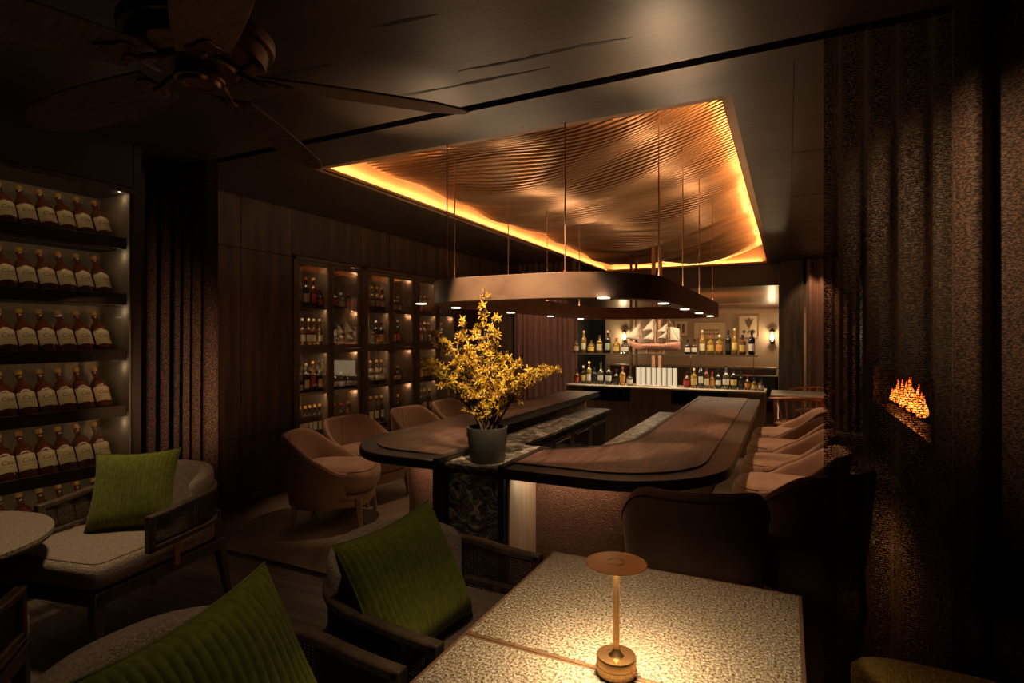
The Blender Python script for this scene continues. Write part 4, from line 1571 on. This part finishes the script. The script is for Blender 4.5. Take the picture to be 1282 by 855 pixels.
# ================================================================== CANE ARMCHAIRS
def armchair():
    t = thing('cane_armchair', 'armchair', 'armchair')
    wd = M['armwood']
    # seat cushion
    def slab(cx, cy, cz, ax, ay, az, e=.28):
        def fn(u, v):
            th = 2 * PI * u
            ph = -PI / 2 + PI * v
            c, s = math.cos(th), math.sin(th)
            cp = abs(math.cos(ph)) ** .18
            return (cx + ax * math.copysign(abs(c) ** e, c) * cp, cy + ay * math.copysign(abs(s) ** e, s) * cp,
                    cz + az * math.copysign(abs(math.sin(ph)) ** .38, math.sin(ph)) + .012 * math.cos(th * 0) * max(0, math.sin(ph)) ** 2)
        return fn
    b = MB()
    b.grid(slab(0, -.04, .405, .312, .345, .055, .13), 72, 22, closeu=True)
    sc_ = b.build('seat_cushion', M['boucle'], t, smooth=70)
    b = MB()
    b.tube([slab(0, -.04, .405, .315, .348, .055, .13)(k / 48, .80) for k in range(48)], .004, 5, closed=True)
    b.build('piping', M['boucle'], sc_, smooth=60)
    # back cushion: curved, wraps round inside the cane band
    def back(u, v):
        th = R(-80 + 160 * u)
        end = max(0, 1 - (abs(2 * u - 1)) ** 6) ** .5
        a = 2 * PI * v
        T = .045 * (.35 + .65 * end)
        hh = .155 * (.72 + .28 * end) + .02 * math.cos(th)
        cz = .545
        q = math.copysign(abs(math.cos(a)) ** .5, math.cos(a)) * T
        w = math.copysign(abs(math.sin(a)) ** .6, math.sin(a)) * hh
        rx, ry = .275 + q, .265 + q
        lean = (w + .15) * .22 * max(0, math.cos(th))
        return (rx * math.copysign(abs(math.sin(th)) ** .8, math.sin(th)), .075 + ry * math.copysign(abs(math.cos(th)) ** .8, math.cos(th)) + lean, cz + w + .02 * max(0, math.cos(th)))
    b = MB()
    nu, nv = 40, 28
    b.grid(back, nu, nv, closev=True)
    b.f += [tuple(range(nv)), tuple(nu * nv + j for j in range(nv))[::-1]]
    b.mi += [0, 0]
    b.build('back_cushion', M['boucle'], t, smooth=70)
    # bent arm band
    def path(u):
        """u 0..1 from one arm tip round the back to the other; returns x, y, ztop, zbot"""
        s = abs(2 * u - 1)                       # 1 at tips, 0 at the back centre
        sg = -1 if u < .5 else 1
        if s > .52:                              # straight arm
            k = (s - .52) / .48
            x = .345 - .0 * k
            y = .10 - .26 * k
        else:
            th = s / .52 * PI / 2
            x = .345 * math.sin(th) ** .85
            y = .10 + .30 * math.cos(th) ** .85
        zt = .665 - .045 * sm(s) if s > .1 else .665
        zb = .475 + .02 * (1 - s)
        return (sg * x, y, zt, zb)
    N = 72
    P_ = [path(i / N) for i in range(N + 1)]
    fr = MB()

    def rail(zi, dz, w):
        n = len(P_)
        o_, i_ = [], []
        for i, p in enumerate(P_):
            a, c = Vector(P_[max(0, i - 1)][:2]), Vector(P_[min(n - 1, i + 1)][:2])
            d = (c - a).normalized()
            nn = Vector((d.y, -d.x))
            o_.append((p[0] + nn.x * w, p[1] + nn.y * w, p[zi]))
            i_.append((p[0] - nn.x * w, p[1] - nn.y * w, p[zi]))
        vs = []
        for q, r_ in zip(o_, i_):
            vs += [(q[0], q[1], q[2] - dz), (q[0], q[1], q[2]), (r_[0], r_[1], r_[2]), (r_[0], r_[1], r_[2] - dz)]
        fs = []
        for i in range(n - 1):
            for k in range(4):
                fs.append((4 * i + k, 4 * i + 4 + k, 4 * i + 4 + (k + 1) % 4, 4 * i + (k + 1) % 4))
        fs += [(0, 1, 2, 3), (4 * n - 1, 4 * n - 2, 4 * n - 3, 4 * n - 4)]
        fr.add(vs, fs)
    rail(2, .030, .019)
    rail(3, .030, .019)
    for i in (0, N):
        p = P_[i]
        fr.box(p[0] - .019, p[0] + .019, p[1] - .006, p[1] + .028, p[3] - .030, p[2])
    fr.build('arm_frame', wd, t, bevel=.007, segs=2)
    cn_ = MB()
    M2 = 150
    for i in range(3, M2 - 2):
        p = path(i / M2)
        q = path((i + .32) / M2)
        cn_.add([(p[0], p[1], p[3]), (q[0], q[1], q[3]), (q[0], q[1], q[2] - .028), (p[0], p[1], p[2] - .028)], [(0, 1, 2, 3)])
    for j in range(1, 15):
        f = j / 15
        vs = []
        for i in range(N + 1):
            p = P_[i]
            z = p[3] + (p[2] - .03 - p[3]) * f
            vs += [(p[0], p[1], z - .0022), (p[0], p[1], z + .0022)]
        cn_.add(vs, [(2 * i, 2 * i + 2, 2 * i + 3, 2 * i + 1) for i in range(N)])
    o = cn_.build('cane_panel', M['cane'], t, fix=False)
    q = o.modifiers.new('thick', 'SOLIDIFY')
    q.thickness = .003
    # seat frame
    b = MB()
    b.box(-.305, .305, -.375, -.335, .285, .345)
    b.box(-.30, .30, .26, .30, .285, .345)
    for s_ in (-1, 1):
        b.box(s_ * .285 - .02, s_ * .285 + .02, -.375, .36, .285, .345)
    b.box(-.27, .27, -.31, .27, .325, .348)
    b.build('seat_frame', wd, t, bevel=.006)
    for s_ in (-1, 1):
        for yy, yf in ((-.350, -.362), (.335, .425)):
            b = MB()
            x0, x1 = s_ * .278, s_ * (.285 if yy < 0 else .265)
            a, c = .026, .016
            b.hexa([(x1 - c, yf - c, 0), (x1 + c, yf - c, 0), (x1 + c, yf + c, 0), (x1 - c, yf + c, 0)],
                   [(x0 - a, yy - a, .34), (x0 + a, yy - a, .34), (x0 + a, yy + a, .34), (x0 - a, yy + a, .34)])
            b.build('leg', wd, t, bevel=.005)
        b = MB()
        b.box(s_ * .325 - .006, s_ * .325 + .006, .0, .03, .33, .47)
        b.box(s_ * .31 - .022, s_ * .31 + .022, .0, .03, .325, .335)
        b.build('copper_bracket', M['copper'], t)
        b = MB()
        b.box(s_ * .27 - .02, s_ * .27 + .02, .30, .35, .34, .50)
        b.build('back_upright', wd, t, bevel=.005)
    return t


ac0 = armchair()
ACS = [(-3.03, 1.69, 11, 'cane-sided armchair with pale seat beside the round table and the drape'),
       (-1.01, 1.63, 90, 'cane-sided armchair with cushion at the far square table'),
       (-1.03, .80, 90, 'cane-sided armchair with cushion at the near square table, cut by the frame'),
       (-2.41, .60, 228.6, 'cane-sided armchair with only one arm tip showing, before the round table')]
for k, (x, y, a, lab) in enumerate(ACS):
    o = ac0 if k == 0 else copy_tree(ac0)
    o.location = (x, y, 0)
    o.rotation_euler = (0, 0, R(a))
    tag(o, lab, 'armchair', 'cane-sided lounge armchairs')


# ================================================================== CUSHIONS
def pillow(name, label, w, h, th, origin, ex, ey, ribs=22):
    """origin = middle; ex across the ribs, ey along them"""
    ex, ey = Vector(ex).normalized(), Vector(ey)
    ey = (ey - ex * ey.dot(ex)).normalized()
    ez = ex.cross(ey)

    def side(sg):
        def fn(u, v):
            a, c = 2 * u - 1, 2 * v - 1
            x = w / 2 * a * (1 - .10 * (1 - c * c) * a * a)
            y = h / 2 * c * (1 - .10 * (1 - a * a) * c * c)
            puff = max(0, (1 - a ** 4) * (1 - c ** 4)) ** .6
            rib = abs(math.cos(ribs * PI * u + .35 * math.sin(c * 2 + 1))) ** .6
            z = sg * (th / 2 * puff + .0085 * rib * min(1, puff * 4))
            z += .010 * math.sin(3.1 * a + 1.7 * c) * puff
            return (x, y, z)
        return fn
    b = MB()
    b.grid(side(1), ribs * 7, 30)
    b.grid(side(-1), ribs * 3, 14)
    o = b.build(name, M['green'], None, smooth=80)
    b = MB()
    e = []
    f1 = side(0)
    n = 20
    for i in range(n):
        e.append(f1(i / n, 0))
    for i in range(n):
        e.append(f1(1, i / n))
    for i in range(n):
        e.append(f1(1 - i / n, 1))
    for i in range(n):
        e.append(f1(0, 1 - i / n))
    b.tube(e, .004, 6, closed=True)
    b.build('piping', M['green'], o, smooth=60, local=True)
    m = Matrix((ex, ey, ez)).transposed().to_4x4()
    m.translation = Vector(origin)
    o.matrix_world = m
    return tag(o, label, 'cushion', 'moss green corduroy cushions')


pillow('throw_cushion', 'bright moss green corduroy cushion on the armchair beside the round table', .40, .40, .14, (-3.05, 1.76, .660), (.78, .62, .03), (-.22, .30, .92), 20)
pillow('throw_cushion', 'moss green corduroy cushion on the armchair at the far square table', .45, .42, .15, (-1.105, 1.49, .655), (.06, 1, .05), (-.44, .0, .9), 22)
pillow('throw_cushion', 'large moss green corduroy cushion at the bottom edge, on the nearest armchair', .45, .44, .15, (-1.075, .805, .660), (-.1, 1, .10), (-.40, -.06, .9), 20)

# ================================================================== TABLES
def square_table(label, x0, x1, y0, y1, z, wf=.009, wb=.009):
    t = thing('square_table', label, 'table', ((x0 + x1) / 2, (y0 + y1) / 2, 0), 0, 'square stone tables')
    b = MB()
    b.box(x0 + .008, x1 - .008, y0 + wf - .001, y1 - wb + .001, z - .022, z)
    b.build('stone_top', M['terrazzo'], t, bevel=.002)
    b = MB()
    w = .009
    for (xa, xb_, ya, yb) in ((x0, x1, y0, y0 + wf), (x0, x1, y1 - wb, y1), (x0, x0 + w, y0 + wf, y1 - wb), (x1 - w, x1, y0 + wf, y1 - wb)):
        b.box(xa, xb_, ya, yb, z - .032, z - .0006)
    b.box(x0 + w, x1 - w, y0 + w, y1 - w, z - .032, z - .023)
    b.build('edge_band', M['edge'], t, bevel=.0015)
    cx, cy = (x0 + x1) / 2, (y0 + y1) / 2
    b = MB()
    b.lathe([(.035, .02), (.028, .10), (.028, z - .06), (.06, z - .033)], 20, (cx, cy, 0))
    b.build('pedestal', M['steel'], t, smooth=50)
    b = MB()
    b.lathe([(.24, 0), (.24, .008), (.06, .022)], 36, (cx, cy, 0))
    b.build('foot_plate', M['steel'], t, smooth=40)
    return t


square_table('speckled stone square table, the farther of two, by the dark tub chair', -.72, .035, 1.197, 1.79, .72, wf=.012)
square_table('speckled stone square table cut by the bottom edge, behind its twin', -.72, .035, .60, 1.195, .72, wb=.008)
t = thing('round_table', 'round speckled stone side table in front of the tilted bottle display', 'table', (-3.215, .96, 0))
b = MB()
b.lathe([(.44, -.028), (.475, -.018), (.475, 0)], 64, (-3.215, .96, .60))
b.build('stone_top', M['terrazzo'], t, smooth=40)
b = MB()
b.lathe([(.42, -.045), (.472, -.030), (.472, -.019)], 64, (-3.215, .96, .60))
b.build('edge_band', M['steel'], t, smooth=40)
b = MB()
b.lathe([(.22, 0), (.22, .012), (.04, .03), (.032, .10), (.032, .50), (.09, .555)], 28, (-3.215, .96, 0))
b.build('pedestal', M['steel'], t, smooth=50)


# ---- rechargeable table lamps
def table_lamp(x, y, z, label, e):
    t = thing('table_lamp', label, 'lamp', (x, y, z))
    b = MB()
    b.lathe([(.039, 0), (.041, .002), (.041, .005)], 40, (x, y, z))
    b.build('rubber_foot', M['black'], t, smooth=40)
    b = MB()
    b.lathe([(.0425, .005), (.043, .006), (.043, .021), (.0425, .0215), (.0425, .0225), (.043, .023), (.043, .038), (.0415, .041), (.022, .0415), (.0215, .0405), (.017, .0405), (.012, .046), (.008, .055)], 48, (x, y, z))
    b.build('base', M['gold'], t, smooth=35)
    b = MB()
    b.lathe([(.0068, .048), (.0068, .235), (.0085, .237)], 20, (x, y, z))
    b.build('stem', M['gold'], t, smooth=40)
    b = MB()
    b.lathe([(.012, .236), (.060, .2375), (.0650, .2385), (.0655, .2395), (.0650, .2405), (.0205, .2420), (.0200, .2412), (.0175, .2412), (.0170, .2421), (.001, .2424)], 56, (x, y, z))
    b.build('shade_disc', M['gold'], t, smooth=35)
    b = MB()
    b.lathe([(.020, .2352), (.050, .2356)], 40, (x, y, z), capb=False, capt=False)
    b.build('led_ring', emat('lamp_ring', (1, .75, .42), 4), t)
    d = light('table_lamp_light', 'AREA', (x, y, z + .232), e, (1, .71, .38), (x, y, z), .10)
    d.data.spread = R(150)
    return t


table_lamp(-.335, 1.196, .7205, 'slim gold lamp with flat disc shade on the seam of the square tables', 2.4)

# ================================================================== OCHRE CHAIRS (bottom edge)
def ochre(label, loc, rz, w):
    t = thing('lounge_chair', label, 'armchair')
    hw = w / 2 - .07

    def path(u):
        k = abs(2 * u - 1)
        sg = -1 if u < .5 else 1
        if k > .55:
            q = (k - .55) / .45
            return sg * hw, .06 - .33 * q, .665 - .015 * q
        th = k / .55 * PI / 2
        return sg * hw * math.sin(th) ** .8, .06 + .26 * math.cos(th) ** .8, .665 + .19 * sm((math.cos(th) - .05) / .7)

    def fn(u, v):
        x, y, top = path(u)
        x2, y2, _ = path(min(1, u + .004))
        x1, y1, _ = path(max(0, u - .004))
        d = Vector((x2 - x1, y2 - y1))
        d = d.normalized() if d.length > 1e-9 else Vector((1, 0))
        nn = Vector((-d.y, d.x))
        end = max(0.02, 1 - abs(2 * u - 1) ** 16) ** .5
        a = 2 * PI * v
        q = math.copysign(abs(math.cos(a)) ** .6, math.cos(a)) * .068 * (.3 + .7 * end)
        hh = (top - .30) / 2
        z = .30 + hh + math.copysign(abs(math.sin(a)) ** .7, math.sin(a)) * hh * (.8 + .2 * end)
        return (x + nn.x * q, y + nn.y * q, z)
    b = MB()
    b.grid(fn, 64, 26, closev=True)
    b.f += [tuple(range(26)), tuple(64 * 26 + j for j in range(26))[::-1]]
    b.mi += [0, 0]
    b.build('back_shell', M['ochre'], t, smooth=70)

    def seat(u, v):
        th = 2 * PI * u
        ph = -PI / 2 + PI * v
        c, s = math.cos(th), math.sin(th)
        cp = abs(math.cos(ph)) ** .3
        return ((hw - .07) * math.copysign(abs(c) ** .35, c) * cp, -.04 + .28 * math.copysign(abs(s) ** .35, s) * cp, .375 + .075 * math.copysign(abs(math.sin(ph)) ** .6, math.sin(ph)))
    b = MB()
    b.grid(seat, 44, 16, closeu=True)
    b.build('seat_cushion', M['ochre'], t, smooth=70)
    b = MB()
    b.box(-hw, hw, -.27, .26, .22, .30)
    b.build('seat_frame', M['armwood'], t, bevel=.006)
    for sx_ in (-1, 1):
        for y in (-.24, .22):
            b = MB()
            b.lathe([(.012, 0), (.02, .225)], 12, (sx_ * (hw - .04), y, 0))
            b.build('leg', M['armwood'], t, smooth=50)
    t.location = (loc[0], loc[1], 0)
    t.rotation_euler = (0, 0, rz)
    return t


ochre('ochre nubby lounge chair, only one arm and back corner showing beside the square tables', (.37, 1.34), R(-98), .72)

# ================================================================== CEILING FAN
fx, fy = -1.867, 1.30
t = thing('ceiling_fan', 'dark bronze five-blade ceiling fan with wood blades', 'ceiling fan', (fx, fy, H))
b = MB()
b.lathe([(.045, 2.54), (.045, H - .05), (.09, H - .04), (.10, H - .02), (.10, H)], 32, (fx, fy, 0))
b.build('canopy', M['fanmetal'], t, smooth=40)
b = MB()
b.lathe([(.13, 2.405), (.185, 2.41), (.212, 2.425), (.222, 2.45), (.224, 2.475), (.240, 2.48), (.247, 2.495), (.247, 2.515), (.238, 2.522), (.20, 2.535), (.12, 2.55), (.05, 2.555)], 64, (fx, fy, 0))
b.build('motor_housing', M['fanmetal'], t, smooth=35)
b = MB()
b.lathe([(.07, 2.385), (.118, 2.387), (.128, 2.395), (.128, 2.402), (.118, 2.407)], 48, (fx, fy, 0))
b.build('hub_flange', M['fanmetal'], t, smooth=35)
b = MB()
b.lathe([(.044, 2.343), (.050, 2.338), (.062, 2.338), (.066, 2.345), (.070, 2.350), (.079, 2.352), (.082, 2.36), (.078, 2.378), (.070, 2.387)], 48, (fx, fy, 0))
b.build('hub_cap', M['fanmetal'], t, smooth=30)
for k in range(5):
    a = R(40 + 72 * k)
    rot = Matrix.Translation((fx, fy, 2.385)) @ Matrix.Rotation(a, 4, 'Z') @ Matrix.Rotation(R(3), 4, 'Y')
    tilt = Matrix.Rotation(R(12), 4, 'X')
    n = 22
    top, bot = [], []
    b = MB()
    vs = []
    for i in range(n + 1):
        u = i / n
        r_ = .20 + .76 * u
        w = .066 + .040 * math.sin(PI * min(1, u * .72 + .12)) - .045 * max(0, u - .82) / .18 * .9
        if u > .94:
            w *= math.sqrt(max(.05, 1 - ((u - .94) / .06) ** 2 * .75))
        for (yy, zz) in ((-w, -.004), (w, -.004), (w, .004), (-w, .004)):
            vs.append(tuple(rot @ tilt @ Vector((r_, yy, zz))))
    fs = []
    for i in range(n):
        for q in range(4):
            fs.append((4 * i + q, 4 * i + 4 + q, 4 * i + 4 + (q + 1) % 4, 4 * i + (q + 1) % 4))
    fs += [(0, 1, 2, 3), (4 * n + 3, 4 * n + 2, 4 * n + 1, 4 * n)]
    b.add(vs, fs)
    bl = b.build('blade', M['fanblade'], t, bevel=.003)
    b = MB()
    pts = [(.10, 0, .022), (.15, 0, .010), (.19, 0, -.008), (.23, 0, -.010)]
    b.tube([tuple(rot @ Vector(p)) for p in pts], [.014, .012, .013, .012], 8)
    prof = [(.19, -.014), (.21, -.05), (.25, -.058), (.27, -.03), (.30, -.018), (.315, 0), (.30, .018), (.27, .03), (.25, .058), (.21, .05), (.19, .014)]
    vs = [tuple(rot @ tilt @ Vector((x, y, z))) for z in (-.012, -.005) for x, y in prof]
    m = len(prof)
    b.add(vs, [tuple(reversed(range(m))), tuple(m + i for i in range(m))] + [(i, (i + 1) % m, m + (i + 1) % m, m + i) for i in range(m)])
    for (x, y) in ((.225, -.035), (.225, .035), (.29, 0)):
        b.lathe([(.007, -.016), (.007, -.012)], 8, mat=rot @ tilt @ Matrix.Translation((x, y, 0)))
    b.build('blade_bracket', M['fanmetal'], bl, bevel=.002)

# ================================================================== FIREPLACE
t = thing('wall_fireplace', 'long slot fireplace with orange flames seen through the sheer curtain', 'fireplace', (1.15, 7.55, .62))
b = MB()
b.box(1.06, 1.50, 5.25, 8.65, .56, .62)
b.box(1.06, 1.50, 5.25, 8.65, 1.12, 1.18)
b.box(1.50, 1.54, 5.25, 8.65, .56, 1.18)
b.box(1.06, 1.50, 5.22, 5.30, .56, 1.18)
b.box(1.06, 1.50, 8.60, 8.66, .56, 1.18)
b.build('firebox', M['black'], t)
b = MB()
for (ya, yb, za, zb) in ((5.3, 8.6, .60, .63), (5.3, 8.6, 1.10, 1.13), (5.28, 5.32, .6, 1.13), (8.58, 8.62, .6, 1.13)):
    b.box(0.985, 1.015, ya, yb, za, zb)
b.build('frame', M['steel'], t)
rg = random.Random(11)
for k in range(9):
    y = 6.75 + k * .21
    b = MB()
    a = rg.uniform(-.4, .4)
    p0 = (1.18 - .1 * math.cos(a), y - .15, .655)
    b.tube([(1.22 + .08 * math.sin(a), y - .14, .655), (1.2, y, .675), (1.22 - .08 * math.sin(a), y + .14, .65)], [.028, .034, .026], 8)
    b.build('log', M['coal'], t, smooth=50)
for k in range(26):
    y = 6.62 + 1.85 * (k + rg.random() * .6) / 26
    hgt = rg.uniform(.14, .36) * (.6 + .4 * math.sin(PI * (k + 2) / 30))
    x = 1.20 + rg.uniform(-.05, .05)
    b = MB()
    n = 9
    ph = rg.uniform(0, 6)
    pts, rs = [], []
    for i in range(n + 1):
        u = i / n
        pts.append((x + .012 * math.sin(u * 5 + ph), y + .035 * math.sin(u * 4.2 + ph) * u, .665 + hgt * u))
        rs.append(.034 * (1 - u) ** .8 * (.55 + 1.5 * u * (1 - u)) + .001)
    b.tube(pts, rs, 8)
    b.build('flame', M['flame'], t, smooth=60)
light('fire_light', 'POINT', (1.12, 7.5, .9), 3, (1, .35, .08), size=.15)

# ================================================================== REAR ROOM
# framed prints on the far wall
def framed(label, x0, x1, z0, z1, draw):
    t = thing('framed_print', label, 'picture', ((x0 + x1) / 2, 17.98, z0), 0, 'framed prints on the far wall')
    b = MB()
    w = .035
    y0, y1 = 17.95, 17.995
    for (xa, xb_, za, zb) in ((x0, x0 + w, z0, z1), (x1 - w, x1, z0, z1), (x0 + w, x1 - w, z0, z0 + w), (x0 + w, x1 - w, z1 - w, z1)):
        b.box(xa, xb_, y0, y1, za, zb)
    b.build('frame', M['pictframe'], t, bevel=.006)
    b = MB()
    b.box(x0 + w, x1 - w, 17.972, 17.99, z0 + w, z1 - w)
    pp = b.build('paper', M['paper'], t)
    b = MB()
    draw(b, (x0 + x1) / 2, z0, z1)
    b.build('print', M['ink'], pp)


def quad(b, x0, x1, z0, z1):
    b.box(x0, x1, 17.9695, 17.9715, z0, z1)


def poly(b, pts):
    n = len(pts)
    b.add([(x, 17.9695, z) for x, z in pts] + [(x, 17.9715, z) for x, z in pts], [tuple(range(n)), tuple(n + i for i in reversed(range(n)))] + [(i, (i + 1) % n, n + (i + 1) % n, n + i) for i in range(n)])


def crest(b, cx, z0, z1):
    zc = z0 + (z1 - z0) * .70
    poly(b, [(cx - .12, zc + .10), (cx - .05, zc + .07), (cx, zc + .14), (cx + .05, zc + .07), (cx + .12, zc + .10), (cx + .085, zc - .04), (cx + .02, zc - .17), (cx, zc - .20), (cx - .02, zc - .17), (cx - .085, zc - .04)])
    zb = z0 + .19
    poly(b, [(cx - .17, zb + .05), (cx - .09, zb + .05), (cx - .085, zb - .01), (cx - .13, zb - .07), (cx - .175, zb - .01)])
    quad(b, cx - .055, cx + .055, zb - .05, zb - .035)
    poly(b, [(cx - .045, zb - .02), (cx + .045, zb - .02), (cx + .02, zb + .045), (cx - .02, zb + .045)])
    poly(b, [(cx + .09, zb + .03), (cx + .13, zb + .065), (cx + .175, zb + .03), (cx + .17, zb - .02), (cx + .13, zb - .07), (cx + .092, zb - .02)])
    quad(b, cx - .06, cx + .06, zb + .085, zb + .092)


def rows(b, cx, z0, z1):
    w = .30
    for (xa, xb_, za, zb) in ((cx - w, cx + w, z0 + .10, z0 + .106), (cx - w, cx + w, z1 - .106, z1 - .10), (cx - w, cx - w + .006, z0 + .1, z1 - .1), (cx + w - .006, cx + w, z0 + .1, z1 - .1)):
        quad(b, xa, xb_, za, zb)
    for r_ in range(2):
        for k in range(9):
            x = cx - .24 + k * .06
            z = z0 + .17 + r_ * .11
            poly(b, [(x - .018, z - .03), (x + .016, z - .03), (x + .02, z + .02), (x, z + .04), (x - .02, z + .015)])


def twin(b, cx, z0, z1):
    quad(b, cx - .13, cx - .03, z0 + .12, z1 - .12)
    quad(b, cx + .02, cx + .10, z0 + .12, z1 - .12)


framed('tall framed print with a tulip-shaped crest over three small emblems', -1.33, -.76, 1.42, 2.10, crest)
framed('wide tan framed print with two rows of small marks', -2.62, -1.66, 1.38, 1.92, rows)
framed('small dark framed print behind the model ship sails', -3.20, -2.76, 1.46, 1.98, twin)
# wall sconces
def sconce(label, x):
    t = thing('wall_sconce', label, 'wall lamp', (x, 17.95, 1.5), 0, 'lantern wall sconces')
    y = 17.86
    b = MB()
    b.box(x - .05, x + .05, 17.96, 17.999, 1.24, 1.44)
    b.tube([(x, 17.97, 1.30), (x, 17.90, 1.27), (x, y, 1.30)], .014, 8)
    b.build('bracket', M['steel'], t, bevel=.004)
    b = MB()
    b.lathe([(.085, 1.60), (.09, 1.61), (.05, 1.67), (.015, 1.70), (.012, 1.72)], 20, (x, y, 0))
    b.build('cap', M['steel'], t, smooth=40)
    b = MB()
    b.lathe([(.05, 1.30), (.072, 1.32), (.072, 1.33)], 20, (x, y, 0))
    b.build('holder', M['steel'], t, smooth=40)
    b = MB()
    b.lathe([(.060, 1.33), (.072, 1.60)], 20, (x, y, 0), capb=False, capt=False)
    b.build('glass_shade', M['pane'], t, smooth=60)
    b = MB()
    b.lathe([(.012, 1.33), (.04, 1.39), (.052, 1.44), (.045, 1.50), (.02, 1.55), (.003, 1.57)], 16, (x, y, 0))
    b.build('bulb', M['bulb'], t, smooth=60)
    light('sconce_light', 'POINT', (x, 17.70, 1.5), 14, (1, .70, .38), size=.06)


sconce('lantern wall sconce glowing beside the wood pillar', -.42)
sconce('lantern wall sconce glowing behind the bow of the model ship', -4.74)
# sideboard, banquette and table beyond the back bar
t = thing('sideboard', 'pale-topped sideboard along the far room behind the bottles', 'sideboard', (-1.0, 12.2, 0))
b = MB()
b.box(-3.6, -.19, 12.0, 12.45, .82, .85)
b.build('top', M['white'], t, bevel=.004)
b = MB()
b.box(-3.55, -.22, 12.03, 12.44, 0, .819)
b.build('body', pmat('sideboard_red', (.20, .08, .04), .45), t, bevel=.004)
t = thing('banquette', 'dark banquette with pale rail beside the wood pillar', 'bench', (-.5, 11.0, 0))
b = MB()
b.box(-.95, -.16, 11.0, 11.10, .30, .74)
b.box(-.95, -.16, 10.9, 11.35, .30, .42)
b.build('upholstery', M['black'], t, bevel=.02)
b = MB()
b.box(-.95, -.16, 10.99, 11.11, .741, .765)
b.build('rail', M['white'], t, bevel=.004)
b = MB()
for x in (-.9, -.21):
    for y in (10.98, 11.28):
        b.box(x - .02, x + .02, y - .02, y + .02, 0, .30)
b.build('legs', M['armwood'], t)
t = thing('dining_table', 'pale-topped dining table between the back bar and the pillar', 'table', (.0, 8.0, 0))
b = MB()
b.box(-.20, .42, 7.68, 8.35, .715, .74)
b.build('table_top', M['white'], t, bevel=.004)
b = MB()
b.box(-.17, .39, 7.71, 8.32, .67, .714)
b.build('apron', M['redwood'], t, bevel=.003)
for x in (-.15, .37):
    for y in (7.73, 8.30):
        b = MB()
        b.box(x - .02, x + .02, y - .02, y + .02, 0, .67)
        b.build('leg', M['redwood'], t, bevel=.003)


def bentchair(label, loc, rz):
    t = thing('bentwood_chair', label, 'chair', (0, 0, 0), 0, 'red bentwood chairs')
    b = MB()
    b.lathe([(.20, .43), (.215, .44), (.215, .455), (.20, .465)], 28)
    b.build('seat', M['velvet'], t, smooth=40)
    b = MB()
    pts = [(.27 * math.sin(R(a)), .24 * math.cos(R(a)), .76 - .05 * abs(a) / 120) for a in range(-120, 121, 10)]
    b.tube(pts, .013, 8)
    b.build('arm_rail', M['redwood'], t, smooth=60)
    b = MB()
    for a in (-40, -20, 0, 20, 40):
        b.tube([(.19 * math.sin(R(a)), .18 * math.cos(R(a)), .455), (.27 * math.sin(R(a)), .24 * math.cos(R(a)), .755)], .007, 6)
    b.build('spindle', M['redwood'], t, smooth=60)
    for a in (40, 140, 220, 320):
        b = MB()
        b.tube([(.16 * math.sin(R(a)), .16 * math.cos(R(a)), .44), (.21 * math.sin(R(a)), .21 * math.cos(R(a)), 0)], [.017, .011], 8)
        b.build('leg', M['redwood'], t, smooth=60)
    t.location = (loc[0], loc[1], 0)
    t.rotation_euler = (0, 0, rz)
    return t


bentchair('red bentwood chair with curved rail at the far side of the dining table', (.28, 8.60), R(-20))
bentchair('red bentwood chair behind the end of the back bar', (.06, 7.36), R(180))
